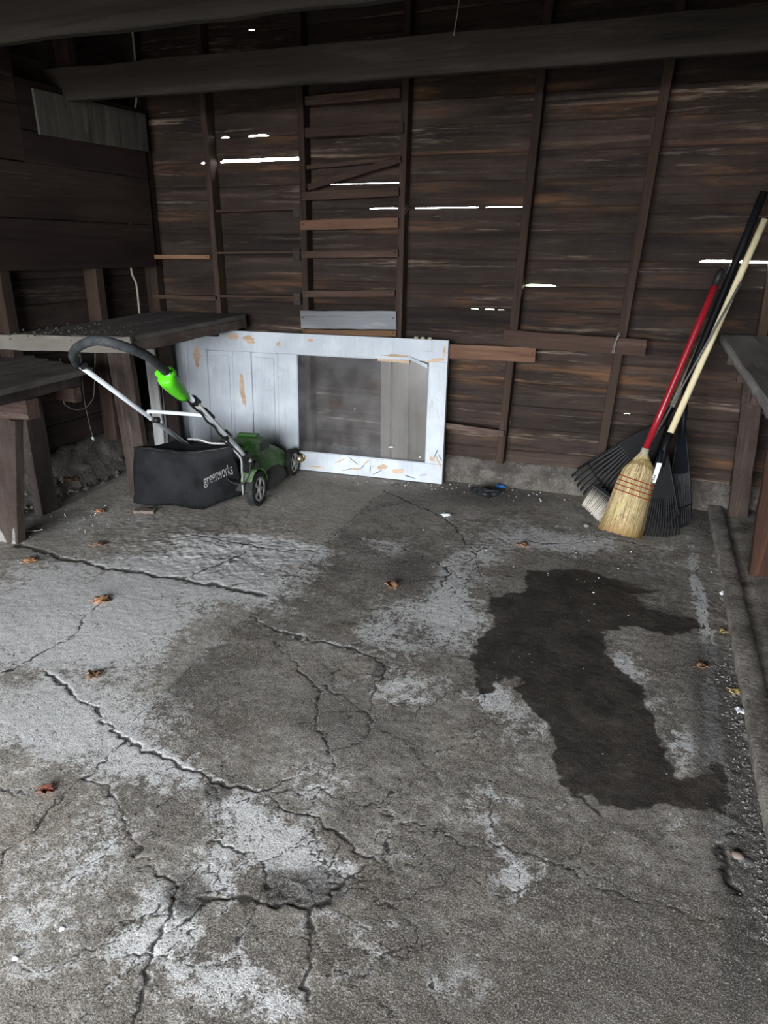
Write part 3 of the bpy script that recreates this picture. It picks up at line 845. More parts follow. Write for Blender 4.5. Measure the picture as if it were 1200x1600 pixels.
def build_floor():
    X0, X1, Y0, Y1 = -3.56, 1.06, -3.0, 4.56
    xs = np.concatenate([np.arange(X0, X1, 0.0046), [X1]])
    ys = [Y0]
    while ys[-1] < 0.45:
        ys.append(min(0.45, ys[-1] + 0.10))
    while ys[-1] < Y1:
        ys.append(ys[-1] + 0.0032 + 0.0008 * max(0, ys[-1] - 0.45))
    ys = np.array(ys)
    nx, ny = len(xs), len(ys)
    gx, gy = np.meshgrid(xs, ys)          # (ny, nx)
    rng = np.random.default_rng(11)

    def vnoise(x, y, cell, seed):
        lat = np.random.default_rng(seed).random((256, 256))
        u, v = x / cell + 50.3, y / cell + 50.7
        iu, iv = np.floor(u).astype(int), np.floor(v).astype(int)
        fu, fv = u - iu, v - iv
        fu, fv = fu * fu * (3 - 2 * fu), fv * fv * (3 - 2 * fv)
        iu &= 255
        iv &= 255
        ju, jv = (iu + 1) & 255, (iv + 1) & 255
        return (lat[iv, iu] * (1 - fu) + lat[iv, ju] * fu) * (1 - fv) + (lat[jv, iu] * (1 - fu) + lat[jv, ju] * fu) * fv

    wx = gx + 0.030 * (vnoise(gx, gy, 0.075, 1) - 0.5) + 0.022 * (vnoise(gx, gy, 0.027, 2) - 0.5) + 0.010 * (vnoise(gx, gy, 0.011, 22) - 0.5)
    wy = gy + 0.030 * (vnoise(gx, gy, 0.075, 3) - 0.5) + 0.022 * (vnoise(gx, gy, 0.027, 4) - 0.5) + 0.010 * (vnoise(gx, gy, 0.011, 24) - 0.5)
    fine = vnoise(gx, gy, 0.018, 5)
    mid = vnoise(gx, gy, 0.06, 6)
    broad = vnoise(gx, gy, 0.4, 7)

    wet = np.zeros_like(gx)
    lime = np.zeros_like(gx)
    crack = np.zeros_like(gx)
    grime = np.zeros_like(gx)
    light = np.zeros_like(gx)
    z = 0.008 * (broad - 0.5) + 0.0012 * (mid - 0.5) + 0.0012 * (fine - 0.5)
    rough_zone = np.clip(1.4 - np.hypot((gx + 2.0) / 0.62, (gy - 2.88) / 0.36), 0, 1)
    z += rough_zone * (0.007 * (vnoise(gx, gy, 0.07, 41) - 0.5) + 0.005 * (vnoise(gx, gy, 0.022, 42) - 0.5) + 0.003 * (vnoise(gx, gy, 0.011, 44) - 0.5))

    # cracks
    branches = []
    for pts, w, dep, hl in CRACKS:
        if w < 5:
            continue
        for _ in range(3):
            i = rng.integers(0, len(pts) - 1)
            p = np.array(pts[i]) + (np.array(pts[i + 1]) - np.array(pts[i])) * rng.random()
            a = rng.random() * 6.283
            q = [tuple(p)]
            for _k in range(rng.integers(3, 8)):
                a += rng.normal(0, 0.45)
                p = p + np.array([math.cos(a), math.sin(a)]) * (0.025 + 0.04 * rng.random())
                q.append(tuple(p))
            branches.append((q, 2.6, 2, 0.25 if rng.random() < 0.5 else 0.7))
    for pts, w, dep, hl in CRACKS + branches:
        pts = np.array(pts)
        half = w * 0.00058
        R = 0.075
        a0, a1 = np.searchsorted(xs, [pts[:, 0].min() - R, pts[:, 0].max() + R])
        b0, b1 = np.searchsorted(ys, [pts[:, 1].min() - R, pts[:, 1].max() + R])
        if a1 <= a0 or b1 <= b0:
            continue
        sx, sy = wx[b0:b1, a0:a1], wy[b0:b1, a0:a1]
        dm = np.full(sx.shape, 9.0)
        for i in range(len(pts) - 1):
            p, q = pts[i], pts[i + 1]
            d = q - p
            L = max(1e-9, (d ** 2).sum())
            t = np.clip(((sx - p[0]) * d[0] + (sy - p[1]) * d[1]) / L, 0, 1)
            dm = np.minimum(dm, np.hypot(sx - p[0] - t * d[0], sy - p[1] - t * d[1]))
        wid = half * (0.35 + 1.2 * mid[b0:b1, a0:a1])
        c = np.clip(1.15 - dm / np.maximum(wid, 0.0024), 0, 1)
        crack[b0:b1, a0:a1] = np.maximum(crack[b0:b1, a0:a1], c)
        z[b0:b1, a0:a1] -= c * dep * 0.00035
        e = np.exp(-np.maximum(dm - half, 0) / 0.014) * hl * np.clip((mid[b0:b1, a0:a1] - 0.30) * 2.6, 0, 1) * (0.5 + 0.7 * broad[b0:b1, a0:a1])
        lime[b0:b1, a0:a1] = np.maximum(lime[b0:b1, a0:a1], np.clip(e, 0, 1.2) * 0.95)
        gr = np.exp(-dm / 0.022) * 0.34
        grime[b0:b1, a0:a1] = np.maximum(grime[b0:b1, a0:a1], gr * (1 - 0.8 * min(hl, 1)))

    jx0 = np.interp(gy, SEAM_Y, SEAM_X)

    def ell(dst, items):
        for cx, cy, ux, uy, vx, vy, s in items:
            det = ux * vy - uy * vx
            dx, dy = gx - cx, gy - cy
            p = (dx * vy - dy * vx) / det
            q = (dy * ux - dx * uy) / det
            r = np.sqrt(p * p + q * q)
            dst += s * np.clip(1.45 - r, 0, 1) ** 1.3
    ell(lime, LIME)
    ell(grime, GRIME)
    lime += rough_zone * 0.35 * (vnoise(gx, gy, 0.045, 43) - 0.25)
    grime += rough_zone * 0.55 * np.clip(0.42 - vnoise(gx, gy, 0.05, 41), 0, 1) * 2
    lime += 0.14 * np.clip((jx0 - gx) / 0.3, 0, 1) + 0.12 * np.clip((2.0 - gy) / 0.6, 0, 1) * np.clip((-0.3 - gx) / 0.4, 0, 1)
    # scaled, rubbly bits sink a little
    z -= 0.004 * np.clip(grime - 0.55, 0, 0.5)
    z += np.clip(grime - 0.45, 0, 0.6) * (0.0035 * (vnoise(gx, gy, 0.02, 8) - 0.4) + 0.003 * (vnoise(gx, gy, 0.009, 18) - 0.5))

    # the damp stain: signed distance to its outline
    P = np.array(WET_OUTLINE)
    sx = gx + 0.07 * (vnoise(gx, gy, 0.13, 9) - 0.5) + 0.03 * (vnoise(gx, gy, 0.04, 10) - 0.5) + 0.02 * (vnoise(gx, gy, 0.014, 60) - 0.5)
    sy = gy + 0.07 * (vnoise(gx, gy, 0.13, 12) - 0.5) + 0.03 * (vnoise(gx, gy, 0.04, 13) - 0.5) + 0.02 * (vnoise(gx, gy, 0.014, 63) - 0.5)
    a0, a1 = np.searchsorted(xs, [P[:, 0].min() - 0.2, P[:, 0].max() + 0.2])
    b0, b1 = np.searchsorted(ys, [P[:, 1].min() - 0.2, P[:, 1].max() + 0.2])
    sx, sy = sx[b0:b1, a0:a1], sy[b0:b1, a0:a1]
    dm = np.full(sx.shape, 9.0)
    ins = np.zeros(sx.shape, bool)
    for i in range(len(P)):
        p, q = P[i], P[(i + 1) % len(P)]
        d = q - p
        L = max(1e-9, (d ** 2).sum())
        t = np.clip(((sx - p[0]) * d[0] + (sy - p[1]) * d[1]) / L, 0, 1)
        dm = np.minimum(dm, np.hypot(sx - p[0] - t * d[0], sy - p[1] - t * d[1]))
        cond = (p[1] > sy) != (q[1] > sy)
        xi = p[0] + (sy - p[1]) / (d[1] if abs(d[1]) > 1e-9 else 1e-9) * d[0]
        ins ^= cond & (sx < xi)
    sd = np.where(ins, dm, -dm)
    wet[b0:b1, a0:a1] = np.clip(0.5 + sd / (0.09 + 0.22 * np.clip((sy - 2.75) / 0.3, 0, 1) * np.clip((sx + 0.15) / 0.2, 0, 1)), 0, 1)
    lime *= 1 - 0.8 * np.clip(wet * 2 - 0.8, 0, 1)

    # paler pour to the left of the construction joint, browner pour to the right
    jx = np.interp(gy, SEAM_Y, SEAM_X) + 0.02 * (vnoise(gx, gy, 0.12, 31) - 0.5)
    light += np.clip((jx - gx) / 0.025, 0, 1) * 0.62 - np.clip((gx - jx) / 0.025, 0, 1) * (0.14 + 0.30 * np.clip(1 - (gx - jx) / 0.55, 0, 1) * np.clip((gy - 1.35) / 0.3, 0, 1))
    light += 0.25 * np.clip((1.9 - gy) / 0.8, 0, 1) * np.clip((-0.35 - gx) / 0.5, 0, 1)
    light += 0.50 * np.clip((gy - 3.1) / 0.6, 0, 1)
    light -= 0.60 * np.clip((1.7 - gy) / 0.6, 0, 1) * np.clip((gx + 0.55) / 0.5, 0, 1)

    # the strip along the right-hand kerb is broken up and sits lower
    strip = np.clip((gx - 0.385 + 0.04 * (vnoise(gx, gy, 0.16, 51) - 0.5) + 0.02 * (vnoise(gx, gy, 0.03, 52) - 0.5)) / 0.06, 0, 1)
    z -= strip * (0.005 + 0.002 * (vnoise(gx, gy, 0.14, 21) - 0.5) + 0.0012 * (vnoise(gx, gy, 0.03, 23) - 0.5) + 0.002 * (vnoise(gx, gy, 0.013, 26) - 0.5))
    lime += strip * np.clip((vnoise(gx, gy, 0.025, 27) - 0.62) * 4, 0, 1) * 0.8
    grime += strip * 0.25
    z -= 0.03 * np.clip(-(gy + 2.8) / 0.2, 0, 1)

    nv = nx * ny
    co = np.empty((nv, 3), np.float32)
    co[:, 0], co[:, 1], co[:, 2] = gx.ravel(), gy.ravel(), z.ravel()
    idx = np.arange(nv).reshape(ny, nx)
    q = np.stack([idx[:-1, :-1], idx[:-1, 1:], idx[1:, 1:], idx[1:, :-1]], -1).reshape(-1, 4)
    me = bpy.data.meshes.new('floor')
    me.vertices.add(nv)
    me.vertices.foreach_set('co', co.ravel())
    me.loops.add(q.size)
    me.loops.foreach_set('vertex_index', q.ravel().astype(np.int32))
    me.polygons.add(len(q))
    me.polygons.foreach_set('loop_start', np.arange(0, q.size, 4, dtype=np.int32))
    me.polygons.foreach_set('use_smooth', np.ones(len(q), bool))
    me.update(calc_edges=True)
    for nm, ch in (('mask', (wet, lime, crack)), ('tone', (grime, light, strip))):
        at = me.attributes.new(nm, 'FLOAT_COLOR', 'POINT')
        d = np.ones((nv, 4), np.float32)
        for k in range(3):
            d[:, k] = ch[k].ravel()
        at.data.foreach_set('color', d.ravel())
    me.materials.append(M['floor'])
    o = bpy.data.objects.new('floor', me)
    COL.objects.link(o)
    return struct(o, 'cracked concrete floor with lime bloom and a dark damp stain')


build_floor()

# ------------------------------------------------------------------ walls
WALL_Y = 4.50
JOINTS = [0.10, 0.238, 0.383, 0.529, 0.674, 0.820, 0.966, 1.111, 1.2565, 1.402, 1.5475, 1.693, 1.8385, 1.984, 2.130, 2.275, 2.42, 2.566, 2.711, 2.857, 3.0, 3.12]
# daylight gaps along the joints: joint index -> (x0, x1, height)
GAPS = {9: [(0.20, 0.70, 0.0085)],
        8: [(-0.75, -0.57, 0.007)],
        7: [(-1.08, -1.03, 0.004), (-0.99, -0.93, 0.0045), (-0.91, -0.87, 0.003), (-2.27, -2.215, 0.005)],
        11: [(-1.76, -1.57, 0.0035), (-1.46, -1.06, 0.0028), (-1.02, -0.80, 0.002)],
        12: [(-2.05, -1.54, 0.0007)],
        13: [(-2.97, -2.88, 0.008), (-2.82, -2.20, 0.017)],
        14: [(-2.80, -2.74, 0.009), (-2.60, -2.45, 0.009)],
        18: [(-2.56, -2.52, 0.008)],
        3: [(-0.10, -0.06, 0.004)]}

wall_back = struct(empty('wall_back', (-1.2, WALL_Y, 0)), 'back wall of dark horizontal siding boards')

def gap_at(j, x):
    for x0, x1, h in GAPS.get(j, []):
        if x0 <= x <= x1:
            e = min(1.0, (x - x0) / 0.03, (x1 - x) / 0.03)
            return h * max(0.35, e)
    return 0.0

def wall_plank(i, x0, x1, rnd):
    st = set(np.linspace(x0, x1, max(3, int((x1 - x0) / 0.16))).tolist())
    for j in (i, i + 1):
        for a, b, h in GAPS.get(j, []):
            for t in (a - 0.001, a + 0.001, a + 0.03, (a + b) / 2, b - 0.03, b - 0.001 + 0.0, b + 0.001):
                if x0 < t < x1:
                    st.add(t)
    st = sorted(st)
    m = MB()
    dy = rnd.uniform(-0.003, 0.003)
    cup = rnd.uniform(0.0, 0.003)
    tilt = rnd.uniform(-0.002, 0.003)
    rows = []
    for x in st:
        jz = rnd.uniform(-0.0012, 0.0012)
        g0, g1 = gap_at(i, x), gap_at(i + 1, x)
        zb = JOINTS[i] + 0.0012 + jz + g0
        zt = JOINTS[i + 1] - 0.0012 + rnd.uniform(-0.0012, 0.0012)
        tg = 0.018 if g1 == 0 else -0.001
        y = WALL_Y + dy
        zm = (zb + zt) / 2
        rows.append([(x, y + 0.004 + tilt, zb), (x, y + tilt, zb + 0.005), (x, y - cup, zm), (x, y, zt - 0.005), (x, y + 0.004, zt),
                     (x, y + 0.0105, zt), (x, y + 0.0105, zt + tg), (x, y + 0.019, zt + tg), (x, y + 0.019, zb + 0.021),
                     (x, y + 0.0095, zb + 0.021), (x, y + 0.0095, zb)])
    n = len(rows[0])
    vs = [p for r in rows for p in r]
    fs = []
    for a in range(len(rows) - 1):
        for k in range(n):
            k2 = (k + 1) % n
            fs.append((a * n + k, a * n + k2, a * n + n + k2, a * n + n + k))
    fs.append(tuple(range(n)))
    fs.append(tuple((len(rows) - 1) * n + k for k in range(n - 1, -1, -1)))
    m.add(vs, fs)
    m.build('plank', M['siding'], wall_back)

rw = random.Random(3)
BUTT = [[-1.51], [], [-0.78], [], [-2.17], [], [-0.14], [-1.51], [], [-0.78], [], [-2.17], [], [-0.14], [], [-1.51], [], [-0.78], [], [], []]
for i in range(len(JOINTS) - 1):
    cuts = [-3.56] + BUTT[i] + [1.06]
    for a, b in zip(cuts[:-1], cuts[1:]):
        wall_plank(i, a, b, rw)

# studs: front face centre at the bottom and the top
def stud(b, t, w=0.042, d=0.088, mat='stud', par=wall_back, name='stud'):
    m = MB()
    A, B = Vector(b), Vector(t)
    A.y = B.y = 0
    m.board((b[0], WALL_Y - 0.003 - d / 2, b[2]), (t[0], WALL_Y - 0.003 - d / 2, t[2]), (1, 0, 0), w, d, 0.003, 8, 0.002)
    return m.build(name, M[mat], par)

stud((-2.845, 0, 0.10), (-2.862, 0, 3.1))
stud((-2.180, 0, 0.10), (-2.172, 0, 3.1))
stud((-1.540, 0, 0.10), (-1.490, 0, 3.1))
stud((-0.822, 0, 0.16), (-0.700, 0, 3.1), 0.048)
stud((-0.205, 0, 0.16), (-0.045, 0, 3.1), 0.052)
stud((0.575, 0, 0.16), (0.545, 0, 3.1), 0.05)

# foundation under the back wall
def rough_block(name, x0, x1, prof, mat, amp=0.012, step=0.035, label=None, axis='X', seed=0):
    """profile (offset, height) swept along the axis with uneven faces"""
    m = MB()
    pf = []
    for (a, b) in zip(prof[:-1], prof[1:]):
        L = math.hypot(b[0] - a[0], b[1] - a[1])
        k = max(1, int(L / step))
        for i in range(k):
            pf.append((a[0] + (b[0] - a[0]) * i / k, a[1] + (b[1] - a[1]) * i / k))
    pf.append(prof[-1])
    n = max(2, int((x1 - x0) / step))
    rows = []
    for i in range(n + 1):
        s = x0 + (x1 - x0) * i / n
        row = []
        for (o, zz) in pf:
            p = Vector((s, o, zz)) if axis == 'X' else Vector((o, s, zz))
            d = noise.noise_vector(p * 9 + Vector((seed, 0, 0))) * amp + noise.noise_vector(p * 31) * amp * 0.4
            row.append(p + d)
        rows.append(row)
    m.grid(rows)
    o = m.build(name, mat)
    return struct(o, label)

rough_block('trim_1', -3.5, 1.02, [(4.425, -0.03), (4.428, 0.085), (4.44, 0.105), (4.49, 0.125), (4.497, 0.155), (4.60, 0.16), (4.60, -0.1)], M['concrete'], 0.012, 0.03, 'low concrete footing under the back wall')
rough_block('trim_2', -3.0, 4.5, [(-3.22, -0.03), (-3.29, 0.02), (-3.335, 0.075), (-3.345, 0.11), (-3.385, 0.13), (-3.40, 0.22), (-3.43, 0.25), (-3.52, 0.26)], M['concrete'], 0.03, 0.04, 'crumbling concrete footing along the left wall', 'Y', 5)
# kerb and ledge on the right
rough_block('trim_3', -3.0, 4.43, [(0.452, -0.05), (0.450, 0.026), (0.4515, 0.034), (0.456, 0.038), (0.50, 0.040), (0.522, 0.040), (0.526, 0.036), (0.530, 0.024), (0.56, 0.022), (0.565, 0.030), (0.60, 0.032), (1.0, 0.035)], M['kerb'], 0.0035, 0.03, 'raised concrete kerb and ledge along the right side', 'Y', 9)

# left wall: siding, studs, wide boards over the studs
wall_left = struct(empty('wall_left', (-3.45, 1.5, 0)), 'left wall of dark boards on studs')
zz = 0.26
k = 0
while zz < 3.1:
    m = MB()
    m.board((-3.455, -3.0, zz + 0.0725), (-3.455, 4.5, zz + 0.0725), (0, 0, 1), 0.143, 0.018, 0.004, 14, 0.002, seed=k)
    m.build('plank', M['siding_y'], wall_left)
    zz += 0.1455
    k += 1
m = MB()
m.box((-3.50, -3.0, 0.2), (-3.468, 4.5, 3.12))
m.build('daylight_stop', M['siding_y'], wall_left)  # added sheet behind the planks, keeps daylight out of their joints
for y in (-2.5, -1.85, -1.2, -0.55, 0.1, 0.75, 1.4, 2.05, 2.62, 3.11, 3.84, 4.455):
    m = MB()
    m.board((-3.392, y, 0.22), (-3.392, y, 3.1), (0, 1, 0), 0.07, 0.10, 0.004, 6, 0.003)
    m.build('stud', M['stud'], wall_left)
for (z0, z1, y0, y1) in ((1.328, 1.596, 0.3, 4.40), (1.600, 1.885, 0.3, 4.40), (1.889, 2.05, 3.36, 4.40), (1.889, 2.16, 0.3, 3.355), (2.055, 2.30, 3.36, 4.40), (2.165, 2.44, 0.3, 3.355)):
    m = MB()
    m.board((-3.332, y0, (z0 + z1) / 2), (-3.332, y1, (z0 + z1) / 2 + 0.004), (0, 0, 1), z1 - z0, 0.019, 0.003, 10, 0.0015)
    m.build('wide_board', M['boards_y'], wall_left)

wall_right = struct(empty('wall_right', (0.98, 1.5, 0)), 'right wall of dark boards on studs')
zz = 0.02
k = 0
while zz < 3.1:
    m = MB()
    m.board((0.99, -3.0, zz + 0.0725), (0.99, 4.5, zz + 0.0725), (0, 0, 1), 0.1445, 0.018, 0.003, 8, 0.001, seed=k)
    m.build('plank', M['siding_y'], wall_right)
    zz += 0.1455
    k += 1
m = MB()
m.box((1.002, -3.0, 0.0), (1.03, 4.5, 3.12))
m.build('daylight_stop', M['siding_y'], wall_right)  # same added backing here, blocks sky between the right-hand planks
for y in (-2.6, -1.9, -1.2, -0.5, 0.2, 0.9, 1.6, 2.3, 3.0, 3.7):
    m = MB()
    m.board((0.935, y, 0.02), (0.935, y, 3.1), (0, 1, 0), 0.045, 0.09, 0.003, 5, 0.002)
    m.build('stud', M['stud'], wall_right)

# front wall above and beside the open door bay (behind the camera)
wall_front = struct(empty('wall_front', (-1.2, -3.04, 0)), 'front wall around the open bay')
for a, b in (((-3.6, -3.08, 2.15), (1.1, -3.0, 3.15)), ((-3.6, -3.08, 0), (-3.3, -3.0, 2.15)), ((0.8, -3.08, 0), (1.1, -3.0, 2.15))):
    m = MB()
    m.box(a, b)
    m.build('panel', M['siding_y'], wall_front)

# ceiling boards with ties below
ceiling = struct(empty('ceiling', (-1.2, 1.5, 3.12)), 'dark roof boards and ceiling ties')
y = -3.05
while y < 4.6:
    m = MB()
    m.board((-3.6, y + 0.1, 3.13), (1.1, y + 0.1, 3.13), (0, 1, 0), 0.198, 0.02, 0.002, 4, 0.001)
    m.build('roof_board', M['roof'], ceiling)
    y += 0.2

def tie(y, zl, zr, h=0.165, xl=-3.44, xr=0.98, t=0.045, lab=None):
    m = MB()
    m.board((xl, y + t / 2, zl + h / 2), (xr, y + t / 2, zr + h / 2), (0, 0, 1), h, t, 0.004, 26, 0.0035)
    return m.build('joist', M['beam'], ceiling)

tie(3.70, 2.240, 2.222)
tie(2.62, 2.232, 2.230)
tie(1.56, 2.236, 2.236)
tie(0.50, 2.236, 2.236)
tie(-0.60, 2.236, 2.236)
tie(-1.70, 2.236, 2.236)

# ------------------------------------------------------------------ cleats and narrow shelves on the back wall
FY = 4.405                      # front face of the studs
def cleat(l0, l1, r0, r1, name, label, cat='board', mat='cleat', t=0.02, y=FY, group=None):
    """board nailed across the stud fronts: top and bottom of its left end and of its right end"""
    l0, l1, r0, r1 = (Vector(p) for p in (l0, l1, r0, r1))
    A, B = (l0 + l1) / 2, (r0 + r1) / 2
    A.y = B.y = y - t / 2
    w = ((l0 - l1).length + (r0 - r1).length) / 2
    m = MB()
    m.board(A, B, (0, 0, 1), w, t, 0.002, 8, 0.0016)
    o = m.build(name, M[mat], None, (A + B) / 2)
    for e in (A.lerp(B, 0.03), A.lerp(B, 0.97)):
        nl = MB()
        nl.lathe((e.x, e.y - t / 2 + 0.0005, e.z + w * 0.12), (0, -1, 0), [(0, 0.005), (0.0015, 0.004), (0.002, 0.0)], 8)
        nl.build('nail', M['black'], o)
    return tag(o, label, cat, group)

G1 = 'boards nailed across the ladder-like bay of the back wall'
cleat((-2.126, 4.390, 2.311), (-2.128, 4.390, 2.264), (-1.526, 4.390, 2.326), (-1.525, 4.390, 2.272), 'cleat', 'topmost brown cleat of the ladder-like bay, just below the beam', group=G1)
cleat((-2.132, 4.390, 2.141), (-2.134, 4.390, 2.092), (-1.504, 4.390, 2.150), (-1.503, 4.390, 2.091), 'cleat', 'second cleat from the top of the ladder-like bay, rough split edge', group=G1)
cleat((-2.150, 4.440, 1.946), (-2.151, 4.440, 1.924), (-1.570, 4.440, 1.974), (-1.570, 4.440, 1.947), 'cleat', 'thin pale cleat passing behind the slanting brace', y=4.45, group=G1)
cleat((-2.125, 4.390, 1.836), (-2.127, 4.390, 1.796), (-1.517, 4.390, 1.974), (-1.516, 4.390, 1.937), 'brace', 'slanting brown brace nailed across the ladder-like bay', 'brace', group=G1)
cleat((-2.162, 4.390, 1.786), (-2.164, 4.390, 1.742), (-1.526, 4.390, 1.810), (-1.525, 4.390, 1.754), 'cleat', 'brown cleat directly under the slanting brace', group=G1)
cleat((-2.182, 4.390, 1.626), (-2.184, 4.390, 1.566), (-1.527, 4.390, 1.637), (-1.527, 4.390, 1.579), 'cleat', 'widest reddish cleat in the middle of the ladder-like bay', mat='cleat_red', group=G1)
cleat((-2.184, 4.390, 1.443), (-2.186, 4.390, 1.396), (-1.525, 4.390, 1.455), (-1.524, 4.390, 1.414), 'cleat', 'brown cleat next below the reddish one', group=G1)
cleat((-2.184, 4.390, 1.198), (-2.185, 4.390, 1.158), (-1.543, 4.390, 1.218), (-1.542, 4.390, 1.176), 'cleat', 'lowest narrow brown cleat, above the weathered grey board', group=G1)
cleat((-2.200, 4.385, 1.069), (-2.204, 4.385, 0.957), (-1.531, 4.385, 1.091), (-1.529, 4.385, 0.977), 'grey_board', 'weathered blue-grey board nailed above the white door', mat='weathered', t=0.022, group=G1)
cleat((-2.188, 4.390, 0.953), (-2.189, 4.390, 0.915), (-1.531, 4.390, 0.968), (-1.530, 4.390, 0.933), 'cleat', 'narrow orange-brown strip directly under the weathered grey board', mat='cleat_orange', group=G1)

def ledge(l, r, th, name, label, mat='cleat', depth=0.085, cat='shelf', blocks=()):
    """thin board lying flat between two studs"""
    A, B = Vector(l), Vector(r)
    A.y = B.y = WALL_Y - 0.006 - depth / 2
    m = MB()
    m.board(A, B, (0, 1, 0), depth, th, 0.0015, 6, 0.0012)
    o = m.build(name, M[mat], None, (A + B) / 2)
    for s in blocks:
        e = A if s < 0 else B
        m = MB()
        m.board((e.x - s * 0.025, FY + 0.03, e.z + 0.022), (e.x - s * 0.025, FY + 0.03, e.z - 0.05), (1, 0, 0), 0.05, 0.05, 0.003, 2, 0.001)
        m.build('block', M['post_dark'], o)
    return tag(o, label, cat, 'thin shelves between the studs left of the ladder-like bay')

ledge((-2.817, 4.410, 1.686), (-2.198, 4.410, 1.695), 0.016, 'narrow_shelf', 'thin upper shelf between the two studs below the widest daylight gap', blocks=(1,))
ledge((-2.824, 4.410, 1.426), (-2.208, 4.410, 1.435), 0.014, 'narrow_shelf', 'thin middle shelf between the same two studs as the upper one', blocks=(1,))
ledge((-2.844, 4.410, 1.144), (-2.214, 4.410, 1.156), 0.014, 'narrow_shelf', 'thin lowest shelf between the two studs, level with the bench top', blocks=(1,))
cleat((-3.390, 4.390, 1.409), (-3.393, 4.390, 1.384), (-2.873, 4.390, 1.414), (-2.876, 4.390, 1.385), 'cleat', 'orange-brown strip from the left corner to the first stud', mat='cleat_orange')
cleat((-3.375, 4.390, 1.143), (-3.379, 4.390, 1.117), (-2.851, 4.390, 1.144), (-2.854, 4.390, 1.115), 'cleat', 'brown strip just above the dusty bench in the left corner')
cleat((-0.839, 4.375, 1.007), (-0.833, 4.375, 0.909), (-0.025, 4.375, 0.981), (-0.014, 4.375, 0.892), 'ledger_board', 'long brown board crossing two studs left of the rakes', t=0.025)
cleat((-1.230, 4.400, 0.902), (-1.227, 4.400, 0.815), (-0.643, 4.400, 0.908), (-0.636, 4.400, 0.820), 'ledger_board', 'shorter reddish board beside the top right corner of the white door', mat='cleat_red', t=0.022)
cleat((-1.209, 4.390, 0.402), (-1.208, 4.390, 0.368), (-0.801, 4.390, 0.383), (-0.799, 4.390, 0.346), 'slat', 'sagging grey slat between the white door and the stud', mat='rail_x')

# ------------------------------------------------------------------ left benches
bench = tag(empty('workbench', (-2.95, 3.6, 0)), 'dusty dark workbench built along the left wall into the back corner', 'workbench')
def tp(x, y):     # top height: the bench sags a little towards the camera
    return 1.0 + 0.022 * (y - 3.0)
def plank_top(p, q, w0, mat, par, th=0.03, up=(1, 0, 0), name='plank'):
    m = MB()
    A, B = Vector(p), Vector(q)
    m.board(A - Vector((0, 0, th / 2)), B - Vector((0, 0, th / 2)), up, w0, th, 0.004, 10, 0.003)
    return m.build(name, M[mat], par)
for i, x in enumerate((-3.24, -3.065, -2.89, -2.715)):
    w = 0.172 if i < 3 else 0.17
    y0 = 3.075 + 0.035 * i
    plank_top((x, y0, tp(0, y0)), (x, 4.40, tp(0, 4.40)), w, 'top_dusty', bench, 0.028 + 0.003 * (i % 2))
m = MB()
m.board((-3.438, 3.035, 0.957), (-2.605, 3.172, 0.963), (0, 0, 1), 0.085, 0.022, 0.003, 8, 0.003)
m.build('end_plank', M['top_x'], bench)
m = MB()
m.board((-2.640, 3.19, 0.947), (-2.640, 4.40, 0.975), (0, 0, 1), 0.060, 0.03, 0.004, 10, 0.003)
m.build('apron', M['rail_y'], bench)
m = MB()
m.board((-2.80, 3.36, 0.0), (-2.80, 3.30, 0.955), (1, 0, 0), 0.155, 0.045, 0.004, 8, 0.003)
m.build('leg', M['post'], bench)
m = MB()
m.board((-3.28, 3.9, 0.0), (-3.28, 3.9, 0.96), (1, 0, 0), 0.09, 0.04, 0.004, 6, 0.003)
m.build('leg', M['post_dark'], bench)
for y in (3.62, 4.10):
    m = MB()
    m.board((-3.34, y, 0.95), (-2.67, y, 0.945), (0, 0, 1), 0.07, 0.04, 0.003, 4, 0.002)
    m.build('cross_rail', M['rail_x'], bench)

low = tag(empty('low_table', (-3.1, 2.7, 0)), 'lower plank-topped work table in front of the dusty bench', 'table')
for i in range(6):
    x0 = -2.625 - 0.0705 - 0.141 * i
    yf = 2.94 + 0.36 * (-2.70 - (x0 - 0.06))
    plank_top((x0 + 0.045, 1.85, 0.87), (x0 - 0.11 * (yf - 2.31), yf, 0.87), 0.138, 'top_y', low, 0.03)
for x in (-2.77, -3.25):
    m = MB()
    m.board((x + 0.03, 1.9, 0.805), (x - 0.03, 2.95, 0.805), (0, 0, 1), 0.068, 0.045, 0.004, 6, 0.003)
    m.build('rail', M['post_dark'], low)
m = MB()
m.board((-3.33, 2.575, 0.722), (-2.735, 2.575, 0.722), (0, 0, 1), 0.095, 0.075, 0.004, 5, 0.003)
m.build('crossbeam', M['rail_x'], low)
m = MB()
m.board((-3.36, 2.92, 0.73), (-2.78, 2.92, 0.73), (0, 0, 1), 0.075, 0.05, 0.004, 5, 0.003)
m.build('crossbeam', M['rail_x'], low)
m = MB()
m.board((-3.025, 2.57, 0.0), (-2.895, 2.575, 0.675), (1, 0, 0), 0.125, 0.06, 0.005, 8, 0.003)
lg = m.build('leg', M['post'], low)
for poly in ([(-3.082, 0.003), (-3.020, 0.003), (-3.034, 0.028), (-3.046, 0.055), (-3.062, 0.082), (-3.078, 0.060)], [(-2.990, 0.003), (-2.966, 0.003), (-2.958, 0.055), (-2.955, 0.098), (-2.968, 0.082), (-2.976, 0.045)]):
    m = MB()
    m.add([(x, 2.5365 + 0.0, z) for x, z in poly] + [(x, 2.545, z) for x, z in poly], [tuple(range(6))] + [(k, (k + 1) % 6, 6 + (k + 1) % 6, 6 + k) for k in range(6)])
    m.build('paint_splash', M['splash'], lg)
m = MB()
m.board((-3.19, 2.98, 0.0), (-3.19, 2.98, 0.69), (0, 1, 0), 0.13, 0.06, 0.004, 6, 0.003)
m.build('leg', M['post_dark'], low)

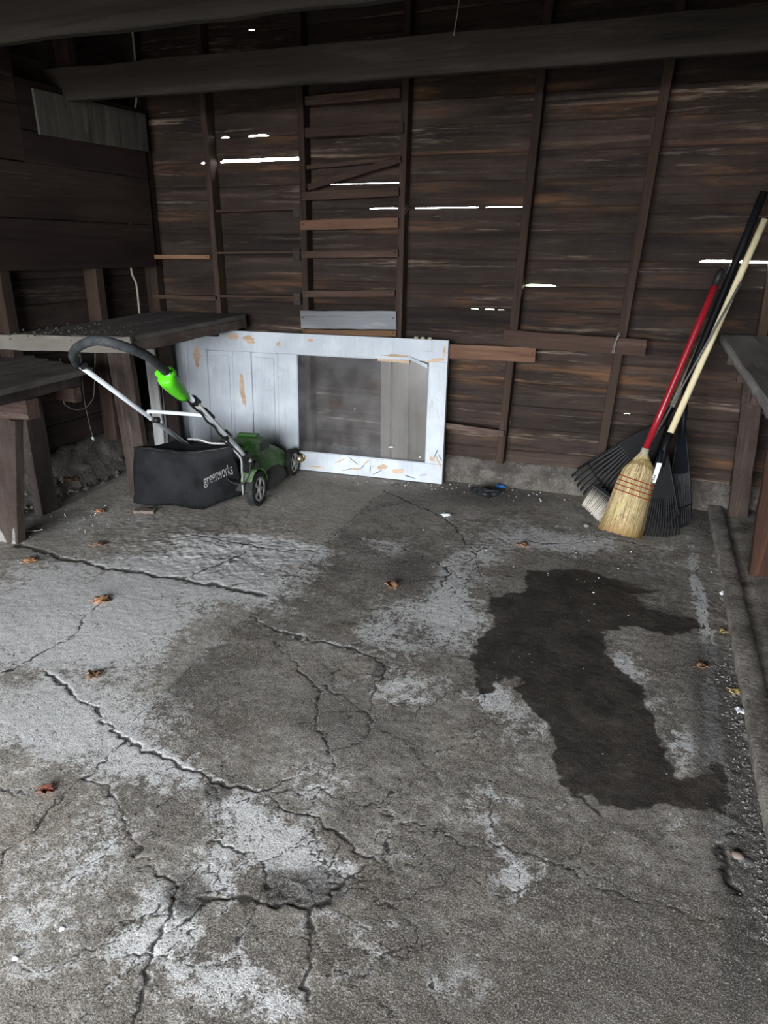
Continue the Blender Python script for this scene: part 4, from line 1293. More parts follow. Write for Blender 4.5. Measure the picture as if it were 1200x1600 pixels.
WHB0, WHB1 = (-3.15, 4.02, 0.0), (-3.22, 4.10, 0.80)
BRB0, BRB1 = (-3.08, 4.10, 0.0), (-3.14, 4.16, 0.85)
# boards standing behind the mower at the end of the white door
m = MB()
m.board(WHB0, WHB1, (1, 0, 0), 0.082, 0.02, 0.002, 6, 0.002)
tag(m.build('white_board', M['old_white'], None, (-3.15, 4.02, 0)), 'narrow dirty white board standing on end behind the mower handle', 'board')
m = MB()
m.board(BRB0, BRB1, (1, 0, 0), 0.105, 0.022, 0.002, 6, 0.002)
tag(m.build('brown_board', M['post'], None, (-3.08, 4.1, 0)), 'dark brown board standing on end against the left end of the white door', 'board')

m = MB()
m.board((-3.310, 3.467, 2.149), (-3.310, 4.408, 2.167), (0, 0, 1), 0.225, 0.016, 0.003, 8, 0.002)
tag(m.build('painted_board', M['painted_board'], None, (-3.31, 3.95, 2.17)), 'flaking grey painted board fixed high on the left wall', 'board')

# ------------------------------------------------------------------ right bench
rb = tag(empty('workbench', (0.65, 3.2, 0)), 'dark workbench along the right wall behind the rakes', 'workbench')
for i, x in enumerate((0.44, 0.605, 0.77)):
    plank_top((x, 1.9, 1.03), (x, 4.40, 1.03), 0.162, 'top_grey', rb, 0.032)
m = MB()
rows = []
for i in range(60):
    y = 1.95 + 2.4 * i / 59
    rows.append([(0.358 + 0.004 * noise.noise((y * 20, 0, 0)), y, 1.026), (0.352 + 0.006 * noise.noise((y * 14, 3, 0)), y, 1.012 + 0.006 * noise.noise((y * 9, 5, 0))),
                 (0.358, y, 0.985 + 0.014 * noise.noise((y * 11, 9, 0))), (0.372, y, 1.0)])
m.grid(rows)
m.build('front_edge', M['top_grey'], rb)
for y, z1 in ((3.00, 0.998), (3.55, 0.998), (4.10, 0.998)):
    m = MB()
    m.board((0.385, y, z1 - 0.045), (0.85, y, z1 - 0.045), (0, 0, 1), 0.09, 0.042, 0.003, 4, 0.002)
    m.build('joist', M['rail_x'], rb)
m = MB()
m.board((0.60, 4.30, 0.0), (0.54, 4.28, 0.91), (1, 0, 0), 0.10, 0.05, 0.003, 6, 0.003)
m.build('leg', M['post'], rb)
m = MB()
m.board((0.625, 3.47, 0.0), (0.585, 3.47, 0.91), (1, 0, 0), 0.10, 0.06, 0.004, 8, 0.004)
m.build('leg', M['post_red'], rb)
m = MB()
m.board((0.62, 2.2, 0.0), (0.60, 2.2, 1.0), (1, 0, 0), 0.09, 0.06, 0.004, 6, 0.003)
m.build('leg', M['post'], rb)

# ------------------------------------------------------------------ white door on its side
class Frame:
    def __init__(self, o, u, v):
        self.o, self.u = Vector(o), Vector(u).normalized()
        v = Vector(v)
        self.v = (v - self.u * v.dot(self.u)).normalized()
        self.n = self.u.cross(self.v)          # towards the room for u right, v up -> n = -y
    def __call__(self, a, b, c=0.0):
        return self.o + self.u * a + self.v * b + self.n * c

DF = Frame((-1.172, 4.313, 0.006), (1, 0.0396, 0), (0.01, 0.045, 1))
W_, H_ = 2.10, 0.925
door = tag(empty('panel_door', (-2.2, 4.29, 0)), 'old white panelled door with a dusty glass light, lying on its side', 'door')
TH = 0.036
def dbox(u0, u1, v0, v1, c0=-TH, c1=0.0, m=None):
    m = m or MB()
    e = 0.002
    cs = [DF(u0, v0, c0), DF(u1, v0, c0), DF(u1, v1, c0), DF(u0, v1, c0), DF(u0, v0, c1 - e), DF(u1, v0, c1 - e), DF(u1, v1, c1 - e), DF(u0, v1, c1 - e),
          DF(u0 + e, v0 + e, c1), DF(u1 - e, v0 + e, c1), DF(u1 - e, v1 - e, c1), DF(u0 + e, v1 - e, c1)]
    m.add(cs, [(3, 2, 1, 0), (0, 1, 5, 4), (1, 2, 6, 5), (2, 3, 7, 6), (3, 0, 4, 7), (4, 5, 9, 8), (5, 6, 10, 9), (6, 7, 11, 10), (7, 4, 8, 11), (8, 9, 10, 11)])
    return m
VB, VT = 0.130, H_ - 0.135          # inner edges of the two stiles
dbox(-W_, 0, 0, VB).build('stile', M['door'], door)
dbox(-W_, 0, VT, H_).build('stile', M['door'], door)
R = [(-W_, -2.02), (-1.865, -1.72), (-1.512, -1.378), (-1.17, -1.032), (-0.118, 0.0)]
for a, b in R:
    dbox(a + 0.0006, b - 0.0006, VB + 0.0006, VT - 0.0006, -TH, -0.0012).build('rail', M['door'], door)
for (a, b) in ((R[0][1], R[1][0]), (R[1][1], R[2][0]), (R[2][1], R[3][0])):
    m = dbox(a - 0.004, b + 0.004, VB - 0.004, VT + 0.004, -0.026, -0.014)
    dbox(a + 0.035, b - 0.035, VB + 0.035, VT - 0.035, -0.02, -0.006, m)
    p = m.build('panel', M['door'], door)
    m = MB()
    for (q0, q1) in (((a, VB), (b, VB)), ((b, VB), (b, VT)), ((b, VT), (a, VT)), ((a, VT), (a, VB))):
        m.tube([DF(q0[0], q0[1], -0.008), DF(q1[0], q1[1], -0.008)], 0.007, 8)
    m.build('moulding', M['door'], p)
GL = (R[3][1], R[4][0])
m = dbox(GL[0] - 0.006, GL[1] + 0.006, VB - 0.006, VT + 0.006, -0.020, -0.016)
m.build('glass_pane', M['glass'], door)
m = MB()
for (q0, q1) in (((GL[0], VB), (GL[1], VB)), ((GL[1], VB), (GL[1], VT)), ((GL[0], VT), (GL[0], VB))):
    m.tube([DF(q0[0], q0[1], -0.010), DF(q1[0], q1[1], -0.010)], 0.0055, 8)
m.tube([DF(GL[0], VT, -0.010), DF(GL[0] + 0.55, VT, -0.010)], 0.0055, 8)
m.build('glazing_bead', M['door'], door)
m = MB()
m.board(DF(GL[0] + 0.57, VT - 0.004, -0.008), DF(GL[1] - 0.13, VT - 0.012, -0.008), tuple(DF.v), 0.018, 0.008, 0.001, 8, 0.003)
m.build('bare_bead', M['bare'], door)
m = MB()
P = []
for i in range(7):
    t = i / 6
    P.append([DF(GL[1] - 0.14 + 0.13 * t, VT + 0.02 - 0.05 * t + 0.012 * s, 0.004 + 0.018 * math.sin(t * 3.1) * (0.4 + 0.6 * s)) for s in (-1, 0, 1)])
m.grid(P)
m.build('peeling_strip', M['door'], door)
# hinge: leaf outline and knuckles on the upper edge
m = dbox(-0.215, -0.105, H_ - 0.075, H_ - 0.001, -0.002, 0.0022)
hg = m.build('hinge', M['door'], door)
for a in (-0.208, -0.165, -0.120):
    m = MB()
    m.lathe(DF(a - 0.012, H_ + 0.005, -0.003), DF.u, [(0, 0.0), (0, 0.009), (0.024, 0.009), (0.024, 0.0)], 10)
    m.build('knuckle', M['twine'], hg)
# knob
m = MB()
ko = DF(-1.005, 0.088, 0.0)
m.lathe(ko, DF.n, [(0, 0.030), (0.004, 0.030), (0.007, 0.022), (0.012, 0.011), (0.030, 0.011), (0.036, 0.022), (0.044, 0.029), (0.054, 0.030), (0.062, 0.024), (0.066, 0.0)], 20)
m.build('knob', M['brass'], door)

def chip(cu, cv, su, sv, seed, mat='bare', h=0.0012, name='bare_patch', ang=0.0, c=0.0):
    rnd = random.Random(seed)
    n = 13
    pts = []
    for k in range(n):
        a = 2 * math.pi * k / n
        r = rnd.uniform(0.55, 1.1)
        x, y = su * r * math.cos(a), sv * r * math.sin(a)
        pts.append((cu + x * math.cos(ang) - y * math.sin(ang), cv + x * math.sin(ang) + y * math.cos(ang)))
    m = MB()
    vs = [DF(x, y, c + h) for x, y in pts] + [DF(x, y, c - 0.001) for x, y in pts]
    m.add(vs, [tuple(range(n))] + [(k, (k + 1) % n, n + (k + 1) % n, n + k) for k in range(n)])
    m.build(name, M[mat], door)
# (u, v) on the door face
for i, (a, b, su, sv, an) in enumerate(((-1.445, 0.52, 0.022, 0.13, 0.05), (-1.50, 0.885, 0.06, 0.022, 0.1), (-1.38, 0.872, 0.055, 0.03, -0.2), (-1.795, 0.74, 0.035, 0.075, 0.1),
                                        (-1.80, 0.36, 0.045, 0.055, 0), (-0.93, 0.885, 0.028, 0.012, 0), (-0.34, 0.815, 0.10, 0.010, 0.0), (-0.075, 0.80, 0.075, 0.012, 0.15),
                                        (-0.025, 0.855, 0.012, 0.05, 0), (-0.30, 0.060, 0.055, 0.020, 0.2), (-0.42, 0.075, 0.045, 0.022, 0.3), (-0.075, 0.165, 0.025, 0.018, -0.5),
                                        (-0.60, 0.045, 0.04, 0.008, 0.1), (-0.90, 0.03, 0.05, 0.010, 0), (-1.16, 0.85, 0.02, 0.02, 0), (-0.52, 0.105, 0.03, 0.006, 0.8), (-0.72, 0.09, 0.05, 0.005, 0.5),
                                        (-0.03, 0.15, 0.01, 0.05, 0.5))):
    chip(a, b, su, sv, 100 + i, ang=an)
for i, (a, b, su, sv, an) in enumerate(((-0.55, 0.07, 0.04, 0.003, 0.9), (-0.62, 0.10, 0.05, 0.003, -0.6), (-0.45, 0.035, 0.045, 0.003, 0.5), (-0.22, 0.028, 0.05, 0.003, -0.2), (-0.66, 0.035, 0.06, 0.0025, 0.3),
                                        (-0.05, 0.2, 0.04, 0.003, 1.2), (-0.50, 0.055, 0.03, 0.003, 1.5), (-0.02, 0.18, 0.03, 0.003, -1.0), (-0.13, 0.05, 0.03, 0.0025, 0.2))):
    chip(a, b, su, sv, 300 + i, 'black', 0.0009, 'paint_crack', an)
chip(-0.36, 0.215, 0.020, 0.006, 400, 'flake', 0.001, 'paint_fleck', 0.1, -0.0155)
chip(-0.16, 0.165, 0.012, 0.004, 401, 'flake', 0.001, 'paint_fleck', 0.5, -0.0155)
chip(-0.62, 0.45, 0.006, 0.004, 402, 'flake', 0.001, 'paint_fleck', 0.5, -0.0155)

# grey panel board seen through the glass
gp = tag(empty('beadboard', (-1.4, 4.385, 0)), 'drab grooved panel leaning behind the right part of the door glass', 'panel')
m = MB()
m.box((-1.625, 4.375, 0.02), (-1.18, 4.392, 0.86))
m.build('backing', M['grey_panel'], gp)
for (a, b) in ((-1.625, -1.555), (-1.54, -1.43), (-1.415, -1.305), (-1.29, -1.18)):
    m = MB()
    m.board(((a + b) / 2, 4.371, 0.02), ((a + b) / 2, 4.371, 0.86), (1, 0, 0), b - a, 0.012, 0.003, 4, 0.001)
    m.build('strip', M['grey_panel'], gp)

# ------------------------------------------------------------------ lawn mower
hd = math.radians(5.0)
RV, HV = Vector((math.cos(hd), math.sin(hd), 0)), Vector((-math.sin(hd), math.cos(hd), 0))
MO = Vector((-2.304, 3.51, 0.0))
def ML(r, h, z):
    return MO + RV * r + HV * h + Vector((0, 0, z))
mower = tag(empty('lawn_mower', MO), 'green push lawn mower with a black grass bag in front of the white door', 'lawn mower')

def wheel(r, h, rad, wid, side):
    c = ML(r, h, rad)
    ax = RV * side
    m = MB()
    m.lathe(c - ax * wid / 2, ax, [(0, rad * 0.5), (0, rad * 0.90), (wid * 0.12, rad * 0.965), (wid * 0.5, rad * 0.985), (wid * 0.88, rad * 0.965), (wid, rad * 0.88), (wid, rad * 0.72), (wid * 0.86, rad * 0.70), (wid * 0.86, rad * 0.3)], 40)
    u = ax.orthogonal().normalized()
    w = ax.cross(u)
    nt = 34
    for k in range(nt):
        a = 2 * math.pi * k / nt
        e = u * math.cos(a) + w * math.sin(a)
        t = ax.cross(e)
        for (p, q) in ((-0.46, -0.06), (0.06, 0.46)):
            sh = 0.5 if p > 0 else 0.0
            a2 = 2 * math.pi * (k + sh) / nt
            e2 = u * math.cos(a2) + w * math.sin(a2)
            t2 = ax.cross(e2)
            cs = []
            for rr in (rad * 0.95, rad):
                for (xx, tt) in ((p, -1), (q, -1), (q, 1), (p, 1)):
                    cs.append(c + ax * xx * wid + e2 * rr + t2 * tt * rad * 0.055)
            m.hexa(cs)
    tire = m.build('wheel', M['tire'], mower)
    m = MB()
    m.lathe(c + ax * wid * 0.34, ax, [(0, rad * 0.58), (0, rad * 0.71), (wid * 0.13, rad * 0.71), (wid * 0.16, rad * 0.64), (wid * 0.10, rad * 0.58), (0, rad * 0.58)], 36)
    for k in range(5):
        a = 2 * math.pi * k / 5 + 0.4
        e = u * math.cos(a) + w * math.sin(a)
        m.board(c + ax * (wid * 0.42) + e * rad * 0.12, c + ax * (wid * 0.42) + e * rad * 0.62, tuple(ax.cross(e)), rad * 0.19, wid * 0.16, 0.002, 2, 0)
    m.lathe(c + ax * wid * 0.36, ax, [(0, rad * 0.2), (wid * 0.2, rad * 0.2), (wid * 0.24, rad * 0.15), (wid * 0.24, 0)], 20)
    m.build('hub', M['hub'], tire)
    m = MB()
    m.lathe(c + ax * wid * 0.20, ax, [(0, 0.0), (0, rad * 0.72), (wid * 0.10, rad * 0.72), (wid * 0.10, 0.0)], 28)
    m.build('hub_back', M['skirt'], tire)

wheel(0.200, 0.0, 0.105, 0.050, 1)
wheel(-0.200, 0.0, 0.105, 0.050, -1)
wheel(0.172, 0.63, 0.092, 0.045, 1)
wheel(-0.172, 0.63, 0.092, 0.045, -1)

# deck: cross-sections lofted from back to front
def loft(stations, name, mat, par=mower, n=14, smooth=True):
    m = MB()
    rows = []
    for (h, wl, wr, z0, z1, p) in stations:
        row = []
        for k in range(n + 1):
            a = math.pi * k / n
            c, s = math.cos(a), math.sin(a)
            cx = math.copysign(abs(c) ** p, c)
            sz = abs(s) ** p
            row.append(ML((wr if cx > 0 else wl) * cx, h, z0 + (z1 - z0) * sz))
        rows.append(row)
    m.grid(rows, smooth)
    nv = len(m.v) - (n + 1) * len(rows)
    m.f.append(tuple(range(n, -1, -1)))
    m.f.append(tuple((len(rows) - 1) * (n + 1) + k for k in range(n + 1)))
    m.s += [False, False]
    m.mi += [0, 0]
    return m.build(name, M[mat], par)

loft([(0.07, 0.155, 0.16, 0.09, 0.25, 0.5), (0.12, 0.165, 0.17, 0.08, 0.27, 0.55), (0.24, 0.17, 0.175, 0.08, 0.275, 0.6), (0.40, 0.17, 0.175, 0.085, 0.265, 0.65),
      (0.54, 0.155, 0.160, 0.09, 0.235, 0.7), (0.64, 0.13, 0.135, 0.10, 0.19, 0.75), (0.70, 0.09, 0.09, 0.11, 0.15, 0.8)], 'deck', 'green')
loft([(0.10, 0.178, 0.190, 0.045, 0.095, 0.5), (0.17, 0.185, 0.200, 0.04, 0.175, 0.6), (0.30, 0.19, 0.208, 0.035, 0.205, 0.7), (0.42, 0.188, 0.200, 0.035, 0.185, 0.7), (0.52, 0.17, 0.178, 0.045, 0.12, 0.7), (0.56, 0.16, 0.165, 0.05, 0.09, 0.7)], 'side_skirt', 'skirt')
loft([(0.14, 0.04, 0.085, 0.24, 0.262, 0.6), (0.16, 0.055, 0.112, 0.24, 0.318, 0.6), (0.22, 0.065, 0.128, 0.24, 0.345, 0.6), (0.30, 0.065, 0.130, 0.24, 0.355, 0.65), (0.37, 0.06, 0.12, 0.24, 0.340, 0.65), (0.42, 0.05, 0.10, 0.23, 0.30, 0.7), (0.45, 0.04, 0.07, 0.23, 0.26, 0.8)], 'motor_cover', 'green')
m = MB()
m.board(ML(-0.035, 0.285, 0.358), ML(0.09, 0.285, 0.358), tuple(HV), 0.055, 0.012, 0.004, 4, 0)
m.build('cover_handle', M['green'], mower)
m = MB()
for k in range(4):
    m.board(ML(0.136, 0.22 + 0.04 * k, 0.265), ML(0.136, 0.22 + 0.04 * k, 0.325), tuple(HV), 0.012, 0.01, 0.002, 1, 0)
m.build('vent', M['skirt'], mower)
loft([(-0.06, 0.13, 0.14, 0.10, 0.28, 0.4), (0.02, 0.15, 0.155, 0.09, 0.29, 0.45), (0.10, 0.15, 0.155, 0.09, 0.285, 0.5), (0.14, 0.10, 0.11, 0.2, 0.27, 0.6)], 'rear_flap', 'black')
# wheel arch and brackets
for s in (1, -1):
    m = MB()
    m.board(ML(0.165 * s, -0.05, 0.33), ML(0.170 * s, 0.0, 0.17), tuple(RV), 0.03, 0.075, 0.005, 3, 0)
    m.board(ML(0.170 * s, -0.03, 0.20), ML(0.172 * s, 0.07, 0.235), tuple(RV), 0.035, 0.06, 0.005, 3, 0)
    b_ = m.build('bracket', M['black'], mower)
    m = MB()
    m.lathe(ML(0.183 * s, -0.03, 0.285), RV * s, [(0, 0.013), (0.012, 0.013), (0.014, 0.0)], 12)
    m.build('bolt', M['hub'], b_)
    m = MB()
    P = []
    for k in range(9):
        a = math.pi * (0.05 + 0.75 * k / 8)
        P.append([ML(s * q, 0.0 + 0.125 * math.cos(a), 0.105 + 0.125 * math.sin(a)) for q in (0.15, 0.185, 0.222)])
    m.grid(P)
    m.build('wheel_arch', M['green'], mower)

# handle tubes
HR0, HR1 = Vector((-2.140, 3.46, 0.335)), Vector((-1.964, 2.59, 0.95))
HL0, HL1 = Vector((-2.470, 3.43, 0.345)), Vector((-2.435, 2.59, 0.95))
m = MB()
m.tube([HR0 + Vector((0, 0.02, -0.02)), HR0, HR0.lerp(HR1, 0.06) + Vector((0.006, 0, 0)), HR1], 0.0125, 12)
tr_ = m.build('handle_tube', M['alu'], mower)
m = MB()
m.tube([HL0, HL1], 0.0125, 12)
m.build('handle_tube', M['alu'], mower)
XB0, XB1 = HL0.lerp(HL1, 0.46), HR0.lerp(HR1, 0.49)
m = MB()
m.tube(curve([XB0 + Vector((0.0, 0.03, -0.03)), XB0 + Vector((0.008, 0.0, 0.012)), XB0.lerp(XB1, 0.1) + Vector((0, 0, 0.02)), XB0.lerp(XB1, 0.5) + Vector((0, 0, 0.02)), XB0.lerp(XB1, 0.9) + Vector((0, 0, 0.016)), XB1]), 0.0105, 10)
m.build('crossbar', M['alu'], mower)
grip_pts = [HR1, (-1.898, 2.400, 1.041), (-1.921, 2.280, 1.096), (-2.008, 2.250, 1.115), (-2.174, 2.330, 1.076), (-2.337, 2.460, 1.015), HL1 + Vector((-0.004, -0.006, 0.004))]
m = MB()
m.tube(curve(grip_pts, 7), 0.0195, 14)
m.build('grip', M['grip'], mower)
# bail wires
m = MB()
a_, b_ = HL0.lerp(HL1, 0.985), HR0.lerp(HR1, 0.97)
m.tube([a_, a_ + Vector((0.03, -0.03, 0.05)), a_ + Vector((0.045, -0.08, 0.10))], 0.004, 6)
m.build('bail_wire', M['rod'], mower)
m = MB()
m.tube([b_ + Vector((-0.03, 0.02, 0.0)), b_ + Vector((-0.075, 0.03, 0.055)), b_ + Vector((-0.075, 0.0, 0.085)), b_ + Vector((-0.11, 0.0, 0.09))], 0.004, 6)
m.build('bail_wire', M['rod'], mower)
m = MB()
m.board(a_ + Vector((0.012, -0.005, -0.004)), a_ + Vector((0.045, -0.02, 0.012)), (0, 0, 1), 0.02, 0.02, 0.004, 2, 0)
m.build('bail_hook', M['black'], mower)
# switch box: rounded shell around the right tube
d_ = (HR0 - HR1).normalized()
m = MB()
st_ = [(0.025, 0.0), (0.025, 0.028), (0.030, 0.036), (0.060, 0.039), (0.10, 0.038), (0.16, 0.034), (0.215, 0.028), (0.245, 0.024), (0.25, 0.0)]
side = d_.cross(Vector((0, 0, 1))).normalized()
upv = side.cross(d_)
rows = []
for (dd, rr) in st_:
    row = []
    for k in range(21):
        a = 2 * math.pi * k / 20
        c, s = math.cos(a), math.sin(a)
        row.append(HR1 + d_ * dd + side * (rr * 1.0 * math.copysign(abs(c) ** 0.75, c) - 0.010) + upv * (rr * math.copysign(abs(s) ** 0.75, s) - 0.014))
    rows.append(row)
m.grid(rows)
sw = m.build('switch_box', M['lime'], mower)
m = MB()
m.tube([HR1 + d_ * 0.012 + side * (-0.04) + upv * -0.005, HR1 + d_ * 0.05 + side * (-0.040) + upv * -0.005], 0.014, 12)
m.build('button', M['lime'], sw)
m = MB()
rows = []
for (dd, rr) in ((0.022, 0.024), (0.026, 0.028), (0.05, 0.030), (0.055, 0.026)):
    rows.append([HR1 + d_ * dd + side * (rr * math.cos(2 * math.pi * k / 16)) + upv * (rr * math.sin(2 * math.pi * k / 16) + 0.008) for k in range(17)])
m.grid(rows)
m.build('collar', M['lime'], sw)
# power cable along the tube
cb = [HR1 + d_ * 0.24 + upv * -0.022]
for k in range(1, 8):
    cb.append(HR1 + d_ * (0.24 + 0.09 * k) + upv * (-0.020 - 0.010 * (k % 2)) + side * 0.004)
cb += [(-2.257, 3.420, 0.406), (-2.278, 3.420, 0.308), (-2.250, 3.400, 0.239), (-2.185, 3.380, 0.186), (-2.109, 3.380, 0.179), (-2.071, 3.400, 0.232), (-2.072, 3.430, 0.300)]
m = MB()
m.tube(curve(cb, 5), 0.0058, 8)
m.build('cable', M['black'], mower)
for t in (0.33, 0.78):
    c = HR1 + d_ * t
    m = MB()
    m.lathe(c - side * 0.016, side, [(0, 0), (0, 0.022), (0.032, 0.022), (0.032, 0)], 12)
    m.board(c + d_ * -0.02 + upv * 0.016, c + d_ * 0.05 + upv * 0.020, tuple(side), 0.028, 0.020, 0.005, 3, 0)
    m.build('clamp_knob', M['black'], mower)
m = MB()
c = HR1 + d_ * 0.52
m.board(c + d_ * -0.05 + upv * 0.018 + side * -0.004, c + d_ * 0.06 + upv * 0.022 + side * -0.004, tuple(side), 0.030, 0.024, 0.008, 4, 0)
m.build('lever_knob', M['black'], mower)
m = MB()
c = HL0.lerp(HL1, 0.40)
m.lathe(c, (1, 0, 0), [(0, 0.0), (0, 0.016), (0.035, 0.018), (0.036, 0.0)], 12)
m.build('clamp_knob', M['black'], mower)

# grass bag
BAG = [Vector(p) for p in ((-2.790, 3.231, 0.015), (-2.329, 3.292, 0.015), (-2.183, 3.524, 0.050), (-2.64, 3.52, 0.05),
                           (-2.764, 3.261, 0.365), (-2.337, 3.291, 0.370), (-2.132, 3.362, 0.410), (-2.60, 3.52, 0.375))]
def bagpt(u, v, w):
    """u left-right, v rear-front, w down-up"""
    def l(a, b, t):
        return a + (b - a) * t
    lo = l(l(BAG[0], BAG[1], u), l(BAG[3], BAG[2], u), v)
    hi = l(l(BAG[4], BAG[5], u), l(BAG[7], BAG[6], u), v)
    p = l(lo, hi, w)
    cen = (sum(BAG, Vector()) / 8)
    # soften the edges, belly out the faces
    e = [min(t, 1 - t) for t in (u, v, w)]
    edges = sorted(e)
    rnd = max(0.0, 0.07 - edges[1]) / 0.07
    bulge = 16 * u * (1 - u) * w * (1 - w) * (1 if v in (0.0, 1.0) else 0) + 16 * v * (1 - v) * w * (1 - w) * (1 if u in (0.0, 1.0) else 0)
    dirn = (p - cen).normalized()
    p = p + dirn * (0.022 * bulge - 0.018 * rnd * rnd)
    if v == 0.0:
        f = math.sin(u * 7 + w * 9) * 0.004 + math.sin(u * 15 - w * 11 + 1) * 0.003
        p = p + Vector((0, -1, 0)) * f
    p = p + noise.noise_vector(p * 7) * 0.012 + noise.noise_vector(p * 19) * 0.005
    if w == 1.0:
        p.z -= 0.030 * 16 * u * (1 - u) * v * (1 - v)
    return p
m = MB()
N_ = 18
ts = [i / N_ for i in range(N_ + 1)]
for fixed in ((0, 0.0), (0, 1.0), (1, 0.0), (1, 1.0), (2, 0.0), (2, 1.0)):
    rows = []
    for a in ts:
        row = []
        for b in ts:
            q = [a, b]
            q.insert(fixed[0], fixed[1])
            row.append(bagpt(*q))
        rows.append(row)
    m.grid(rows)
bag = m.build('grass_bag', M['bag'], mower, fix=False)
bm = bmesh.new()
bm.from_mesh(bag.data)
bmesh.ops.remove_doubles(bm, verts=bm.verts, dist=0.0005)
bmesh.ops.recalc_face_normals(bm, faces=bm.faces)
bm.to_mesh(bag.data)
bm.free()
m = MB()
ed = [bagpt(0.0, 0.0, 1.0), bagpt(0.25, 0.0, 1.0), bagpt(0.5, 0.0, 1.0), bagpt(0.75, 0.0, 1.0), bagpt(1.0, 0.0, 1.0), bagpt(1.0, 0.25, 1.0), bagpt(1.0, 0.5, 1.0), bagpt(1.0, 0.75, 1.0), bagpt(1.0, 1.0, 1.0)]
m.tube(ed, 0.006, 8)
m.build('piping', M['black'], bag)
# frame rods of the bag
m = MB()
m.tube(curve([(-2.393, 3.300, 0.437), (-2.316, 3.300, 0.441), (-2.263, 3.320, 0.422), (-2.189, 3.360, 0.416)], 5), 0.0065, 8)
m.build('carry_handle', M['rod'], bag)
m = MB()
m.tube(curve([(-2.183, 3.360, 0.432), (-2.153, 3.380, 0.381), (-2.119, 3.400, 0.326), (-2.122, 3.410, 0.250), (-2.130, 3.420, 0.169), (-2.137, 3.430, 0.094)], 5), 0.0062, 8)
m.build('frame_rod', M['rod'], bag)
# printed name on the right side of the bag
fc = bpy.data.curves.new('logo', 'FONT')
fc.body = 'greenworks'
fc.size = 0.078
fc.extrude = 0.0004
fc.shear = 0.15
fc.align_x = 'CENTER'
fc.materials.append(M['logo'])
tmp = bpy.data.objects.new('logo_text', fc)
COL.objects.link(tmp)
dg = bpy.context.evaluated_depsgraph_get()
tme = bpy.data.meshes.new_from_object(tmp.evaluated_get(dg))
bpy.data.objects.remove(tmp)
tb = bmesh.new()
tb.from_mesh(tme)
bmesh.ops.subdivide_edges(tb, edges=[e for e in tb.edges if e.calc_length() > 0.02], cuts=2)
# lay the letters on the fabric surface
xs_ = [v.co.x for v in tb.verts]
x0_, x1_ = min(xs_), max(xs_)
for v in tb.verts:
    t = 0.07 + 0.70 * (v.co.x - x0_) / (x1_ - x0_)
    hz = 0.44 + 0.10 * t + v.co.y / 0.078 * 0.25
    lo, hi = 0.0, 1.0
    p = bagpt(1.0, t, hz)
    nrm = (bagpt(1.0, t + 0.02, hz) - bagpt(1.0, t - 0.02, hz)).cross(bagpt(1.0, t, hz + 0.02) - bagpt(1.0, t, hz - 0.02)).normalized()
    v.co = p + nrm * (0.0035 + v.co.z) - world_loc(bag)
lme = bpy.data.meshes.new('logo')
tb.to_mesh(lme)
tb.free()
lme.materials.append(M['logo'])
lo_ = bpy.data.objects.new('logo', lme)
COL.objects.link(lo_)
lo_.parent = bag

# ------------------------------------------------------------------ brooms and rakes
def shaft(mb, A, B, r0, r1=None, n=12, bend=0.0):
    r1 = r1 or r0
    A, B = Vector(A), Vector(B)
    pts = [A.lerp(B, t) + Vector((0, -1, 0)) * bend * 4 * t * (1 - t) for t in (0, 0.25, 0.5, 0.75, 1)]
    mb.tube(pts, [r0 + (r1 - r0) * t for t in (0, 0.25, 0.5, 0.75, 1)], n)

# corn broom with the red handle
bro = tag(empty('corn_broom', (0.0, 3.83, 0)), 'corn straw broom with a red handle and red stitching', 'broom')
bt = Vector((0.045, 3.935, 0.448))
be = Vector((-0.023, 3.810, 0.012))
axb = (bt - be)
m = MB()
sideb = Vector((1, 0.15, 0))
sideb = (sideb - axb.normalized() * sideb.dot(axb.normalized())).normalized()
thk = axb.normalized().cross(sideb)
# silhouette: (t from tip 0 to neck 1, half width, half thickness, sideways shift)
BW = [(0.0, 0.110, 0.030, 0.0), (0.15, 0.108, 0.036, 0.0), (0.35, 0.103, 0.038, 0.0), (0.50, 0.100, 0.034, 0.0), (0.62, 0.098, 0.032, 0.002), (0.74, 0.092, 0.034, 0.006), (0.84, 0.074, 0.034, 0.006), (0.91, 0.046, 0.030, 0.004), (0.955, 0.024, 0.022, 0.0), (1.0, 0.019, 0.018, 0)]
def bsec(t):
    for a, b in zip(BW[:-1], BW[1:]):
        if a[0] <= t <= b[0]:
            k = (t - a[0]) / (b[0] - a[0])
            return tuple(a[i] + (b[i] - a[i]) * k for i in range(1, 4))
    return BW[-1][1:]
rows = []
for i in range(31):
    t = 0.12 + 0.88 * i / 30
    hw, ht, sh = bsec(t)
    row = []
    for k in range(33):
        a = 2 * math.pi * k / 32
        row.append(be + axb * t + sideb * (hw * 0.93 * math.cos(a) + sh) + thk * ht * 0.85 * math.sin(a))
    rows.append(row)
m.grid(rows)
core_n = len(m.v)
rb_ = random.Random(5)
shv = [0.05] * core_n
tipv = [0.0] * core_n
for i, p in enumerate(m.v):
    t = (Vector(p) - be).dot(axb) / axb.length_squared
    tipv[i] = max(0.0, 1 - t / 0.22)
